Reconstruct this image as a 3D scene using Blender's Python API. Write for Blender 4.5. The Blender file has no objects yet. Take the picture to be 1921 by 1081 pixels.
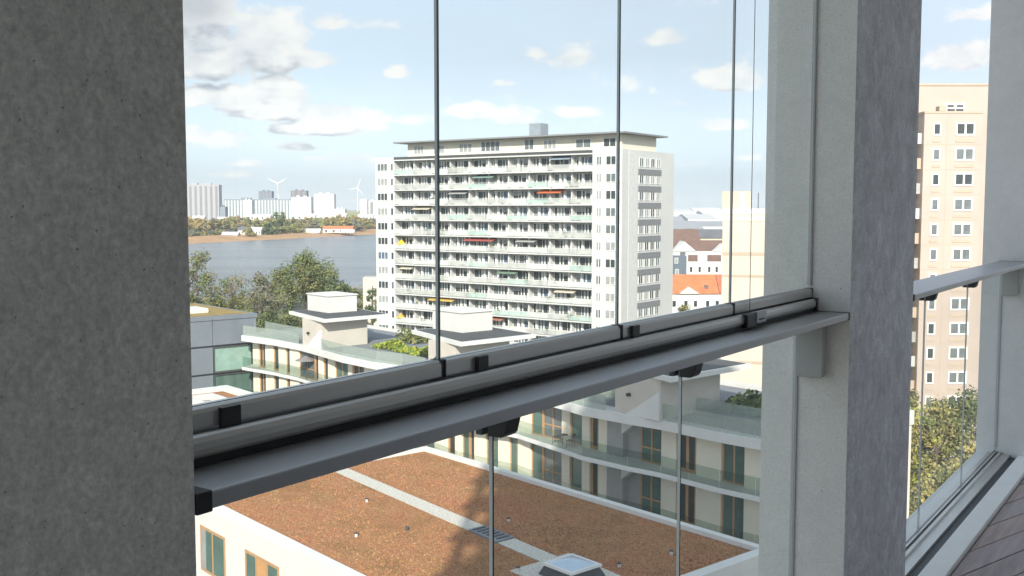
import bpy, math, random
from mathutils import Vector, Matrix
random.seed(7)
S = bpy.context.scene
COL = S.collection
rad = math.radians

# ------------------------------------------------------------------ camera, sky, sun, exposure
cam = bpy.data.cameras.new('camera'); camo = bpy.data.objects.new('camera', cam); COL.objects.link(camo)
cam.sensor_width = 36.0; cam.lens = 36.0 * 1950 / 1921; cam.clip_start = 0.05; cam.clip_end = 30000
camo.location = (0, 0, 30); camo.rotation_euler = (rad(90 - 4.413), 0, 0)
S.camera = camo
SUN_EL, SUN_AZ = 30.0, 183.7           # the sun stands behind the camera (azimuth clockwise from +Y)
sl = bpy.data.lights.new('sun', 'SUN'); sl.energy = 2.2; sl.angle = rad(0.53); sl.color = (1.0, 0.93, 0.83)
so = bpy.data.objects.new('sun', sl); COL.objects.link(so); so.location = (0, -50, 120)
sd = Vector((math.sin(rad(SUN_AZ)) * math.cos(rad(SUN_EL)), math.cos(rad(SUN_AZ)) * math.cos(rad(SUN_EL)), math.sin(rad(SUN_EL))))
so.rotation_euler = sd.to_track_quat('Z', 'Y').to_euler()
S.view_settings.view_transform = 'Standard'; S.view_settings.look = 'None'
S.view_settings.exposure = 1.62; S.view_settings.gamma = 1.0; S.view_settings.use_curve_mapping = False
S.render.engine = 'CYCLES'
cy = S.cycles
cy.max_bounces = 12; cy.diffuse_bounces = 8; cy.glossy_bounces = 4; cy.transparent_max_bounces = 24; cy.volume_bounces = 2
cy.use_denoising = True; cy.sample_clamp_indirect = 6.0; cy.caustics_reflective = False; cy.caustics_refractive = False

W = bpy.data.worlds.new('World'); S.world = W; W.use_nodes = True
def build_sky():
    nt = W.node_tree; nt.nodes.clear(); L = nt.links
    def N(t, **k):
        n = nt.nodes.new(t)
        for a, v in k.items(): setattr(n, a, v)
        return n
    def m(op, a, b=None, c=None, clamp=False):
        n = N('ShaderNodeMath', operation=op); n.use_clamp = clamp
        for i, v in enumerate((a, b, c)):
            if v is None: continue
            if isinstance(v, (int, float)): n.inputs[i].default_value = v
            else: L.new(v, n.inputs[i])
        return n.outputs[0]
    def mixc(f, a, b):
        n = N('ShaderNodeMix', data_type='RGBA')
        for sk, v in ((n.inputs[0], f), (n.inputs[6], a), (n.inputs[7], b)):
            if isinstance(v, (int, float)): sk.default_value = v
            elif isinstance(v, tuple): sk.default_value = v
            else: L.new(v, sk)
        return n.outputs[2]
    def sstep(x, a, b):
        n = N('ShaderNodeMapRange', interpolation_type='SMOOTHSTEP')
        L.new(x, n.inputs[0]); n.inputs[1].default_value = a; n.inputs[2].default_value = b
        return n.outputs[0]
    sky = N('ShaderNodeTexSky', sky_type='NISHITA'); sky.sun_disc = False
    sky.sun_elevation = rad(SUN_EL); sky.sun_rotation = rad(SUN_AZ); sky.altitude = 30; sky.air_density = 1.0; sky.dust_density = 1.2; sky.ozone_density = 1.0
    tc = N('ShaderNodeTexCoord'); d = tc.outputs['Generated']
    sp = N('ShaderNodeSeparateXYZ'); L.new(d, sp.inputs[0])
    az = m('ARCTAN2', sp.outputs[0], sp.outputs[1]); el = m('ARCSINE', sp.outputs[2])
    cb = N('ShaderNodeCombineXYZ'); L.new(az, cb.inputs[0]); L.new(el, cb.inputs[1]); ae = cb.outputs[0]
    def noise(scale, detail, rough, off, zs):
        mp = N('ShaderNodeMapping'); mp.inputs['Location'].default_value = off; mp.inputs['Scale'].default_value = (scale, scale, scale * zs)
        L.new(d, mp.inputs[0])
        nz = N('ShaderNodeTexNoise'); nz.inputs['Scale'].default_value = 1.0; nz.inputs['Detail'].default_value = detail; nz.inputs['Roughness'].default_value = rough
        L.new(mp.outputs[0], nz.inputs['Vector']); return nz.outputs[0]
    UPZ = 0.016
    def fields(dz):
        o = lambda zs, s: (3.1, 1.7, 4.2 + dz * s * zs)
        big = noise(5.0, 5, 0.55, o(2.6, 5.0), 2.6)
        fine = noise(27.0, 8, 0.60, o(1.6, 27.0), 1.6)
        return big, fine
    # the single cumulus heaps: azimuth, elevation, half width, half height, strength
    heaps = [(-0.232, 0.143, 0.06, 0.045, 1.0), (-0.282, 0.128, 0.054, 0.031, 1.0), (-0.287, 0.169, 0.046, 0.033, 1.0), (-0.188, 0.135, 0.034, 0.015, 0.8), (-0.253, 0.135, 0.044, 0.018, 0.8), (-0.289, 0.099, 0.04, 0.017, 1.0), (-0.258, 0.094, 0.034, 0.025, 0.95), (-0.21, 0.097, 0.038, 0.022, 0.9), (-0.222, 0.086, 0.068, 0.017, 0.95), (-0.173, 0.079, 0.054, 0.031, 1.0), (-0.188, 0.072, 0.056, 0.014, 0.9), (-0.138, 0.076, 0.028, 0.009, 0.6), (-0.265, 0.058, 0.038, 0.011, 0.55), (-0.291, 0.071, 0.026, 0.008, 0.5), (-0.246, 0.041, 0.038, 0.009, 0.5), (-0.183, 0.046, 0.032, 0.008, 0.45), (-0.163, 0.025, 0.038, 0.008, 0.4), (-0.107, 0.125, 0.016, 0.011, 0.55), (-0.036, 0.089, 0.028, 0.012, 0.7), (0.003, 0.084, 0.028, 0.013, 0.6), (-0.005, 0.117, 0.023, 0.006, 0.45), (0.021, 0.143, 0.031, 0.01, 0.45), (-0.072, 0.102, 0.018, 0.006, 0.4), (0.207, 0.115, 0.038, 0.019, 0.85), (0.192, 0.076, 0.036, 0.012, 0.7), (0.145, 0.156, 0.026, 0.014, 0.55), (0.222, 0.046, 0.031, 0.008, 0.5), (0.402, 0.128, 0.046, 0.026, 0.85), (0.411, 0.164, 0.041, 0.015, 0.6), (0.163, 0.097, 0.021, 0.007, 0.4), (-0.133, 0.169, 0.038, 0.012, 0.35), (0.061, 0.089, 0.031, 0.008, 0.4), (0.138, 0.03, 0.031, 0.005, 0.35), (-0.072, 0.03, 0.031, 0.006, 0.35), (-0.537, 0.123, 0.072, 0.031, 0.9), (-0.415, 0.092, 0.062, 0.026, 0.9), (0.566, 0.107, 0.077, 0.031, 0.9), (0.668, 0.153, 0.072, 0.036, 0.9), (-0.28, 0.151, 0.056, 0.031, 0.9), (-0.222, 0.112, 0.031, 0.013, 0.8), (-0.27, 0.064, 0.056, 0.013, 0.75), (-0.202, 0.056, 0.046, 0.011, 0.65), (-0.153, 0.046, 0.041, 0.009, 0.5), (-0.246, 0.03, 0.056, 0.008, 0.5), (-0.102, 0.082, 0.031, 0.01, 0.5), (0.051, 0.138, 0.046, 0.015, 0.45), (0.173, 0.041, 0.046, 0.011, 0.45), (-0.173, 0.169, 0.031, 0.013, 0.5)]
    def dens(dz, big, fine, after=None):
        best = None; prev = after
        for (a, e, ra, re, s) in heaps:
            v = N('ShaderNodeVectorMath', operation='SUBTRACT')
            if prev is None: L.new(ae, v.inputs[0])
            else:                                           # the third component is unused: it only keeps the node order sequential
                cs = N('ShaderNodeCombineXYZ'); L.new(az, cs.inputs[0]); L.new(el, cs.inputs[1]); L.new(prev, cs.inputs[2]); L.new(cs.outputs[0], v.inputs[0])
            v.inputs[1].default_value = (a, e - dz, 0)
            w = N('ShaderNodeVectorMath', operation='MULTIPLY'); q3 = N('ShaderNodeSeparateXYZ'); L.new(v.outputs[0], q3.inputs[0]); c3 = N('ShaderNodeCombineXYZ'); L.new(q3.outputs[0], c3.inputs[0])
            L.new(m('MAXIMUM', q3.outputs[1], m('MULTIPLY', q3.outputs[1], -2.0)), c3.inputs[1])
            L.new(c3.outputs[0], w.inputs[0]); w.inputs[1].default_value = (1 / ra, 1 / re, 0)
            ln = N('ShaderNodeVectorMath', operation='LENGTH'); L.new(w.outputs[0], ln.inputs[0])
            q = m('MULTIPLY', m('SUBTRACT', 1.15, ln.outputs['Value'], clamp=True), s)
            best = q if best is None else m('MAXIMUM', best, q); prev = best
        f = m('MULTIPLY', m('SUBTRACT', fine, 0.5), 2.2)
        g = m('MULTIPLY', m('SUBTRACT', big, 0.5), 1.0)
        return m('ADD', m('ADD', m('MULTIPLY', best, 1.45), f), m('ADD', g, -0.30))
    b0, f0 = fields(0); d0 = dens(0, b0, f0)
    b1, f1 = fields(UPZ); d1 = dens(UPZ, b1, f1, d0)
    cover = sstep(d0, -0.05, 0.42)
    rise = m('SUBTRACT', d1, d0)                          # denser above than here: the flat grey underside of a heap
    under = m('MULTIPLY', sstep(rise, -0.20, 0.95), sstep(d0, 0.0, 0.45))
    K = 3.2
    lit = mixc(sstep(f0, 0.30, 0.66), (0.84 * K, 0.87 * K, 0.91 * K, 1), (1.06 * K, 1.045 * K, 1.02 * K, 1))
    cc = mixc(under, lit, (0.44 * K, 0.49 * K, 0.57 * K, 1))
    # one cloud at the upper left stands in the shade of the others and is grey all over
    gv = N('ShaderNodeVectorMath', operation='SUBTRACT'); L.new(ae, gv.inputs[0]); gv.inputs[1].default_value = (-.292, .182, 0)
    gw = N('ShaderNodeVectorMath', operation='MULTIPLY'); L.new(gv.outputs[0], gw.inputs[0]); gw.inputs[1].default_value = (1 / .040, 1 / .030, 0)
    gl = N('ShaderNodeVectorMath', operation='LENGTH'); L.new(gw.outputs[0], gl.inputs[0])
    grey = m('MULTIPLY', m('SUBTRACT', m('ADD', 1.0, m('MULTIPLY', m('SUBTRACT', f0, 0.5), 1.6)), gl.outputs['Value'], clamp=True), 1.3, clamp=True)
    cc = mixc(m('MULTIPLY', grey, 0.62), cc, (0.42 * K, 0.46 * K, 0.53 * K, 1))
    veil = sstep(noise(2.3, 4, 0.55, (9.2, 3.3, 1.2), 3.0), 0.30, 0.72)
    pale = mixc(m('ADD', m('MULTIPLY', veil, 0.09), 0.88), sky.outputs[0], (0.68 * K, 0.80 * K, 0.93 * K, 1))
    # thin cloud and haze scatter forwards: the whole sky grows brighter towards the sun, as the clear sky model does
    bw = N('ShaderNodeRGBToBW'); L.new(sky.outputs[0], bw.inputs[0])
    gain = m('MINIMUM', m('MAXIMUM', m('DIVIDE', bw.outputs[0], 5.8), 1.0), 3.0)
    flat = mixc(m('MULTIPLY', cover, 0.94), pale, cc)
    sc_ = N('ShaderNodeVectorMath', operation='SCALE'); L.new(flat, sc_.inputs[0]); L.new(gain, sc_.inputs['Scale']); fin = sc_.outputs[0]
    # below the horizon only: the sky's own colour
    bg = N('ShaderNodeBackground'); bg.inputs[1].default_value = 0.10; L.new(fin, bg.inputs[0])
    out = N('ShaderNodeOutputWorld'); L.new(bg.outputs[0], out.inputs[0])
build_sky()

# ------------------------------------------------------------------ helpers: materials
MATS = {}
def mat(name, col, rough=0.7, metal=0.0, var=0.12, vscale=1.5, bump=0.0, bscale=40.0, spec=0.5, stretch=(1, 1, 1), extra=None):
    if name in MATS: return MATS[name]
    M_ = bpy.data.materials.new(name); M_.use_nodes = True; MATS[name] = M_
    nt = M_.node_tree; L = nt.links; bs = nt.nodes['Principled BSDF']
    bs.inputs['Roughness'].default_value = rough; bs.inputs['Metallic'].default_value = metal; bs.inputs['Specular IOR Level'].default_value = spec
    tc = nt.nodes.new('ShaderNodeTexCoord'); mp = nt.nodes.new('ShaderNodeMapping'); mp.inputs['Scale'].default_value = stretch
    L.new(tc.outputs['Object'], mp.inputs[0])
    nz = nt.nodes.new('ShaderNodeTexNoise'); nz.inputs['Scale'].default_value = vscale; nz.inputs['Detail'].default_value = 6; nz.inputs['Roughness'].default_value = 0.65
    L.new(mp.outputs[0], nz.inputs['Vector'])
    cr = nt.nodes.new('ShaderNodeValToRGB'); cr.color_ramp.elements[0].position = 0.28; cr.color_ramp.elements[1].position = 0.72
    cr.color_ramp.elements[0].color = tuple(c * (1 - var) for c in col) + (1,)
    cr.color_ramp.elements[1].color = tuple(min(1, c * (1 + var)) for c in col) + (1,)
    L.new(nz.outputs[0], cr.inputs[0]); L.new(cr.outputs[0], bs.inputs['Base Color'])
    if bump:
        n2 = nt.nodes.new('ShaderNodeTexNoise'); n2.inputs['Scale'].default_value = bscale; n2.inputs['Detail'].default_value = 5
        L.new(mp.outputs[0], n2.inputs['Vector'])
        bp = nt.nodes.new('ShaderNodeBump'); bp.inputs['Strength'].default_value = bump; bp.inputs['Distance'].default_value = 0.02
        L.new(n2.outputs[0], bp.inputs['Height']); L.new(bp.outputs[0], bs.inputs['Normal'])
    if extra: extra(nt, bs, mp, cr)
    return M_

def glass(name, tint, refl=1.0, rough=0.0, dust=0.0):
    M_ = bpy.data.materials.new(name); M_.use_nodes = True; nt = M_.node_tree; L = nt.links; nt.nodes.clear()
    out = nt.nodes.new('ShaderNodeOutputMaterial'); mx = nt.nodes.new('ShaderNodeMixShader')
    tr = nt.nodes.new('ShaderNodeBsdfTransparent'); tr.inputs[0].default_value = tint + (1,)
    gl = nt.nodes.new('ShaderNodeBsdfGlossy'); gl.inputs['Roughness'].default_value = rough
    lw = nt.nodes.new('ShaderNodeLayerWeight'); lw.inputs[0].default_value = 0.5
    p5 = nt.nodes.new('ShaderNodeMath'); p5.operation = 'POWER'; p5.inputs[1].default_value = 5; L.new(lw.outputs['Facing'], p5.inputs[0])
    ma = nt.nodes.new('ShaderNodeMath'); ma.operation = 'MULTIPLY_ADD'; L.new(p5.outputs[0], ma.inputs[0]); ma.inputs[1].default_value = 0.95 * refl; ma.inputs[2].default_value = 0.045 * refl
    ge = nt.nodes.new('ShaderNodeNewGeometry'); iv = nt.nodes.new('ShaderNodeMath'); iv.operation = 'SUBTRACT'; iv.inputs[0].default_value = 1; L.new(ge.outputs['Backfacing'], iv.inputs[1])
    mu = nt.nodes.new('ShaderNodeMath'); mu.operation = 'MULTIPLY'; L.new(ma.outputs[0], mu.inputs[0]); L.new(iv.outputs[0], mu.inputs[1])
    L.new(mu.outputs[0], mx.inputs[0]); base = tr.outputs[0]
    if dust:
        tl = nt.nodes.new('ShaderNodeBsdfTranslucent'); tl.inputs[0].default_value = (.85, .87, .88, 1); tc = nt.nodes.new('ShaderNodeTexCoord')
        mp = nt.nodes.new('ShaderNodeMapping'); mp.inputs['Scale'].default_value = (3, 3, 1.2); L.new(tc.outputs['Object'], mp.inputs[0])
        nz = nt.nodes.new('ShaderNodeTexNoise'); nz.inputs['Scale'].default_value = 1.6; nz.inputs['Detail'].default_value = 8; nz.inputs['Roughness'].default_value = .7; L.new(mp.outputs[0], nz.inputs['Vector'])
        mr = nt.nodes.new('ShaderNodeMapRange'); L.new(nz.outputs[0], mr.inputs[0]); mr.inputs[1].default_value = .3; mr.inputs[2].default_value = .75; mr.inputs[3].default_value = dust * .5; mr.inputs[4].default_value = dust * 1.8
        m2 = nt.nodes.new('ShaderNodeMixShader'); L.new(mr.outputs[0], m2.inputs[0]); L.new(tr.outputs[0], m2.inputs[1]); L.new(tl.outputs[0], m2.inputs[2]); base = m2.outputs[0]
    L.new(base, mx.inputs[1]); L.new(gl.outputs[0], mx.inputs[2]); L.new(mx.outputs[0], out.inputs[0])
    MATS[name] = M_; return M_

def pits(thr, size, depth, stain=0.0, streak=(1, 1, 1), grain_shade=.10, gscale=210):
    """adds air holes and trowel roughness to a concrete material"""
    def f(nt, bs, mp, cr):
        L = nt.links
        tc = [n for n in nt.nodes if n.type == 'TEX_COORD'][0]
        vo = nt.nodes.new('ShaderNodeTexVoronoi'); vo.inputs['Scale'].default_value = size; vo.inputs['Randomness'].default_value = 1
        nd = nt.nodes.new('ShaderNodeTexNoise'); nd.inputs['Scale'].default_value = size * 1.7; nd.inputs['Detail'].default_value = 2
        L.new(tc.outputs['Object'], nd.inputs['Vector'])
        ad = nt.nodes.new('ShaderNodeVectorMath'); ad.operation = 'MULTIPLY_ADD'; ad.inputs[1].default_value = (0.9 / size,) * 3
        L.new(nd.outputs['Color'], ad.inputs[0]); L.new(tc.outputs['Object'], ad.inputs[2]); L.new(ad.outputs[0], vo.inputs['Vector'])
        # only some cells hold a hole
        wn = nt.nodes.new('ShaderNodeSeparateColor'); L.new(vo.outputs['Color'], wn.inputs[0])
        th = nt.nodes.new('ShaderNodeMath'); th.operation = 'MULTIPLY'; L.new(wn.outputs[0], th.inputs[0]); th.inputs[1].default_value = thr
        p2 = nt.nodes.new('ShaderNodeMath'); p2.operation = 'POWER'; L.new(th.outputs[0], p2.inputs[0]); p2.inputs[1].default_value = 7.0
        su = nt.nodes.new('ShaderNodeMath'); su.operation = 'SUBTRACT'; L.new(p2.outputs[0], su.inputs[0]); L.new(vo.outputs['Distance'], su.inputs[1])
        st = nt.nodes.new('ShaderNodeMapRange'); st.interpolation_type = 'SMOOTHSTEP'; L.new(su.outputs[0], st.inputs[0]); st.inputs[1].default_value = -0.01; st.inputs[2].default_value = 0.12
        st.clamp = True
        mx = nt.nodes.new('ShaderNodeMix'); mx.data_type = 'RGBA'; mx.blend_type = 'MULTIPLY'
        mf = nt.nodes.new('ShaderNodeMath'); mf.operation = 'MULTIPLY'; mf.inputs[1].default_value = 0.55; L.new(st.outputs[0], mf.inputs[0])
        L.new(mf.outputs[0], mx.inputs[0]); L.new(cr.outputs[0], mx.inputs[6]); mx.inputs[7].default_value = (0.12, 0.12, 0.12, 1)
        n3 = nt.nodes.new('ShaderNodeTexNoise'); n3.inputs['Scale'].default_value = 9; n3.inputs['Detail'].default_value = 8; n3.inputs['Roughness'].default_value = 0.7
        m3 = nt.nodes.new('ShaderNodeMapping'); m3.inputs['Scale'].default_value = streak; L.new(tc.outputs['Object'], m3.inputs[0]); L.new(m3.outputs[0], n3.inputs['Vector'])
        r3 = nt.nodes.new('ShaderNodeMapRange'); L.new(n3.outputs[0], r3.inputs[0]); r3.inputs[1].default_value = 0.3; r3.inputs[2].default_value = 0.7; r3.inputs[3].default_value = 1 - stain; r3.inputs[4].default_value = 1 + stain
        m4 = nt.nodes.new('ShaderNodeMix'); m4.data_type = 'RGBA'; m4.blend_type = 'MULTIPLY'; m4.inputs[0].default_value = 1
        n3.inputs['Distortion'].default_value = 0.9
        n6 = nt.nodes.new('ShaderNodeTexNoise'); n6.inputs['Scale'].default_value = gscale; n6.inputs['Detail'].default_value = 4; n6.inputs['Roughness'].default_value = 0.7; L.new(tc.outputs['Object'], n6.inputs['Vector'])  # besides fine speckle, this paints the light and dark of the stipple relief
        r6 = nt.nodes.new('ShaderNodeMapRange'); L.new(n6.outputs[0], r6.inputs[0]); r6.inputs[1].default_value = 0.3; r6.inputs[2].default_value = 0.7; r6.inputs[3].default_value = 1 - grain_shade; r6.inputs[4].default_value = 1 + grain_shade
        m6 = nt.nodes.new('ShaderNodeMath'); m6.operation = 'MULTIPLY'; L.new(r3.outputs[0], m6.inputs[0]); L.new(r6.outputs[0], m6.inputs[1])
        L.new(mx.outputs[2], m4.inputs[6]); L.new(m6.outputs[0], m4.inputs[7]); L.new(m4.outputs[2], bs.inputs['Base Color'])
        n5 = nt.nodes.new('ShaderNodeTexNoise'); n5.inputs['Scale'].default_value = 110; n5.inputs['Detail'].default_value = 8; n5.inputs['Roughness'].default_value = 0.6; L.new(m3.outputs[0], n5.inputs['Vector'])
        h = nt.nodes.new('ShaderNodeMath'); h.operation = 'SUBTRACT'; L.new(n5.outputs[0], h.inputs[0]); L.new(st.outputs[0], h.inputs[1])
        bp = nt.nodes.new('ShaderNodeBump'); bp.inputs['Strength'].default_value = depth; bp.inputs['Distance'].default_value = 0.0045
        L.new(h.outputs[0], bp.inputs['Height']); L.new(bp.outputs[0], bs.inputs['Normal'])
    return f

# ------------------------------------------------------------------ helpers: meshes and objects
class MB:
    def __init__(s): s.v = []; s.f = []; s.m = []
    def add(s, vs, fs, m=0):
        o = len(s.v); s.v += [tuple(q) for q in vs]
        for f in fs: s.f.append([o + i for i in f]); s.m.append(m)
        return s
    def box(s, x0, x1, y0, y1, z0, z1, m=0):
        return s.add([(x0,y0,z0),(x1,y0,z0),(x1,y1,z0),(x0,y1,z0),(x0,y0,z1),(x1,y0,z1),(x1,y1,z1),(x0,y1,z1)],
                     [(3,2,1,0),(4,5,6,7),(0,1,5,4),(1,2,6,5),(2,3,7,6),(3,0,4,7)], m)
    def prism(s, pts, z0, z1, m=0):                    # pts counter-clockwise in plan
        n = len(pts); top = z1 if isinstance(z1, (list, tuple)) else [z1] * n
        return s.add([(x, y, z0) for x, y in pts] + [(x, y, top[i]) for i, (x, y) in enumerate(pts)],
                     [tuple(range(n - 1, -1, -1)), tuple(range(n, 2 * n))] + [(i, (i + 1) % n, n + (i + 1) % n, n + i) for i in range(n)], m)
    def extx(s, prof, x0, x1, m=0):                    # profile [(y,z)] extruded along x
        n = len(prof)
        return s.add([(x0, y, z) for y, z in prof] + [(x1, y, z) for y, z in prof],
                     [tuple(range(n - 1, -1, -1)), tuple(range(n, 2 * n))] + [(i, (i + 1) % n, n + (i + 1) % n, n + i) for i in range(n)], m)
    def exty(s, prof, y0, y1, m=0):                    # profile [(x,z)] extruded along y
        n = len(prof)
        return s.add([(x, y0, z) for x, z in prof] + [(x, y1, z) for x, z in prof],
                     [tuple(range(n)), tuple(range(2 * n - 1, n - 1, -1))] + [(i, n + i, n + (i + 1) % n, (i + 1) % n) for i in range(n)], m)
    def tube(s, p0, p1, r0, r1=None, n=8, m=0, caps=True):
        r1 = r0 if r1 is None else r1; p0 = Vector(p0); p1 = Vector(p1); z = (p1 - p0).normalized()
        x = z.orthogonal().normalized(); y = z.cross(x); vs = []
        for p, r in ((p0, r0), (p1, r1)):
            for i in range(n):
                a = 2 * math.pi * i / n; vs.append(p + x * (r * math.cos(a)) + y * (r * math.sin(a)))
        fs = [(i, (i + 1) % n, n + (i + 1) % n, n + i) for i in range(n)]
        if caps: fs += [tuple(range(n - 1, -1, -1)), tuple(range(n, 2 * n))]
        return s.add(vs, fs, m)
    def mesh(s, name, mats):
        me = bpy.data.meshes.new(name); me.from_pydata(s.v, [], s.f)
        for m_ in (mats if isinstance(mats, (list, tuple)) else [mats]): me.materials.append(m_)
        if len(me.materials) > 1: me.polygons.foreach_set('material_index', s.m)
        me.update(); return me
    def build(s, name, mats, parent=None, loc=(0, 0, 0), rz=0, bevel=0, seg=2, smooth=False):
        o = inst(s.mesh(name, mats), name, parent, loc, rz)
        if bevel:
            b = o.modifiers.new('bevel', 'BEVEL'); b.width = bevel; b.segments = seg; b.limit_method = 'ANGLE'; b.angle_limit = rad(40)
        if smooth: o.data.polygons.foreach_set('use_smooth', [True] * len(o.data.polygons))
        return o
def inst(me, name, parent=None, loc=(0, 0, 0), rz=0):
    o = bpy.data.objects.new(name, me); COL.objects.link(o); o.parent = parent; o.location = loc; o.rotation_euler = (0, 0, rz); return o
def tag(o, label, cat, group=None):
    o['label'] = label; o['category'] = cat
    if group: o['group'] = group
    return o
def thing(name, label, cat, loc=(0, 0, 0), rz=0, group=None):
    o = bpy.data.objects.new(name, None); COL.objects.link(o); o.empty_display_size = 0.2
    o.location = loc; o.rotation_euler = (0, 0, rz); return tag(o, label, cat, group)
def kind(o, k='structure'): o['kind'] = k; return o
def clip_poly(poly, x0, x1, y0, y1):
    def cut(p, ins, inter):
        out = []
        for i in range(len(p)):
            a, b = p[i], p[(i + 1) % len(p)]
            if ins(a):
                out.append(a)
                if not ins(b): out.append(inter(a, b))
            elif ins(b): out.append(inter(a, b))
        return out
    def ix(c): return lambda a, b: (c, a[1] + (b[1] - a[1]) * (c - a[0]) / (b[0] - a[0]))
    def iy(c): return lambda a, b: (a[0] + (b[0] - a[0]) * (c - a[1]) / (b[1] - a[1]), c)
    for ins, it in ((lambda q: q[0] >= x0, ix(x0)), (lambda q: q[0] <= x1, ix(x1)), (lambda q: q[1] >= y0, iy(y0)), (lambda q: q[1] <= y1, iy(y1))):
        if len(poly) < 3: return []
        poly = cut(poly, ins, it)
    return poly

# ------------------------------------------------------------------ materials
CONC_L = mat('concrete_rough', (.70, .685, .655), .9, var=.08, vscale=2.6, extra=pits(.845, 190, .8, .17, (6, 6, 3.6), .22, 130))
CONC_M = mat('concrete_trowelled_shaded', (.72, .73, .79), .85, var=.15, vscale=6, stretch=(1, 1, .8), extra=pits(.7, 110, 1.0, .24, (2.0, 2.0, 1.7), .20, 140))  # same pillar concrete, with the bluish shade of its inner face in the colour
CONC_R = mat('concrete_smooth', (.90, .875, .83), .85, var=.04, vscale=2, extra=pits(.84, 90, .25, .05, (1, 1, 1), .12))
CONC_W = mat('concrete_pale', (.86, .855, .855), .85, var=.05, vscale=2, extra=pits(.7, 90, .2, .04))
ALU = mat('anodised_aluminium', (.58, .57, .56), .34, .55, var=.05, vscale=3, stretch=(.3, 4, 4), bump=.02, bscale=200)
ALU_T = mat('shelf_aluminium', (.43, .435, .455), .42, .75, var=.06, vscale=4, bump=.02, bscale=300)
ALU_W = mat('powder_coated_cover', (.5, .5, .48), .55, .0, var=.03)
BLACK = mat('black_rubber_gap_shade', (.015, .016, .02), .55, var=.2)
BLACKP = mat('black_plastic', (.02, .021, .024), .42, var=.2)
SEAL = mat('grey_seal', (.50, .51, .50), .5)
GLASS = glass('clear_glass', (.975, .988, .982), .5, dust=.013)
GLASS_B = glass('balustrade_glass', (.80, .85, .825), 1.3)
GLASS_E = mat('glass_edge', (.035, .05, .052), .15, var=.2)
DECK = [mat('deck_wood_%s' % n, c, .75, var=.22, vscale=5, stretch=(.6, 8, 8), bump=.25, bscale=60) for n, c in
        (('grey', (.38, .325, .33)), ('brown', (.41, .33, .32)), ('plum', (.35, .29, .30)))]
def frosted(name, col, a):
    m_ = bpy.data.materials.new(name); m_.use_nodes = True; nt = m_.node_tree; bs = nt.nodes['Principled BSDF']; bs.inputs['Base Color'].default_value = col + (1,); bs.inputs['Roughness'].default_value = .15
    tr = nt.nodes.new('ShaderNodeBsdfTransparent'); tr.inputs[0].default_value = (.93, .96, .945, 1); mx = nt.nodes.new('ShaderNodeMixShader'); mx.inputs[0].default_value = a
    nt.links.new(tr.outputs[0], mx.inputs[1]); nt.links.new(bs.outputs[0], mx.inputs[2]); nt.links.new(mx.outputs[0], nt.nodes['Material Output'].inputs[0]); return m_
GLASS_T = frosted('terrace_screen_glass', (.40, .45, .40), .42)
SILL = mat('sill_stone', (.80, .80, .80), .6, var=.06, vscale=4)
WHITE = mat('white_render', (.59, .58, .555), .85, var=.07, vscale=.35, bump=.05)
WHITE2 = mat('white_fascia', (.62, .61, .585), .8, var=.06, vscale=.6)
CREAM = mat('cream_panel', (.74, .67, .55), .8, var=.06, vscale=.5)
OWN = mat('own_render', (.88, .875, .86), .9, var=.06)
WOOD = mat('window_wood', (.43, .25, .12), .55, var=.2, vscale=2.5, stretch=(4, 4, .6))
PANE = [mat('pane_' + n, c, r, var=.25, vscale=.9, spec=.5) for n, c, r in
        (('dark', (.045, .055, .056), .06), ('teal', (.085, .145, .125), .08), ('curtain', (.30, .31, .30), .25), ('grey', (.13, .15, .155), .10), ('blue', (.10, .14, .19), .07))]
GREYP = mat('slate_cladding', (.165, .188, .215), .6, var=.14, vscale=.45)
ZINC = mat('grey_roof_membrane', (.19, .20, .22), .8, var=.18, vscale=.5)
DARKM = mat('dark_membrane', (.065, .068, .072), .85, var=.2, vscale=.6)
TWHITE = mat('tower_white', (.54, .54, .525), .85, var=.05, vscale=.25)
TCREAM = mat('tower_back_wall', (.52, .51, .48), .85, var=.08, vscale=.3)
TGREY = mat('spandrel_grey', (.19, .195, .205), .7, var=.05)
TRAIL = [frosted('rail_pale', (.66, .67, .65), .62), frosted('rail_green', (.50, .62, .57), .55), frosted('rail_grey', (.55, .55, .53), .5)]
TAN = mat('tan_render', (.43, .36, .31), .9, var=.07, vscale=.25)
TAN2 = mat('tan_band', (.44, .35, .27), .9, var=.10, vscale=.6)
ORANGE = mat('orange_tiles', (.52, .17, .07), .8, var=.18, vscale=.8)
BROWNR = mat('brown_tiles', (.17, .105, .085), .85, var=.2, vscale=.6)
DARKR = mat('dark_roof', (.13, .135, .15), .8, var=.2, vscale=.4)
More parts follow.
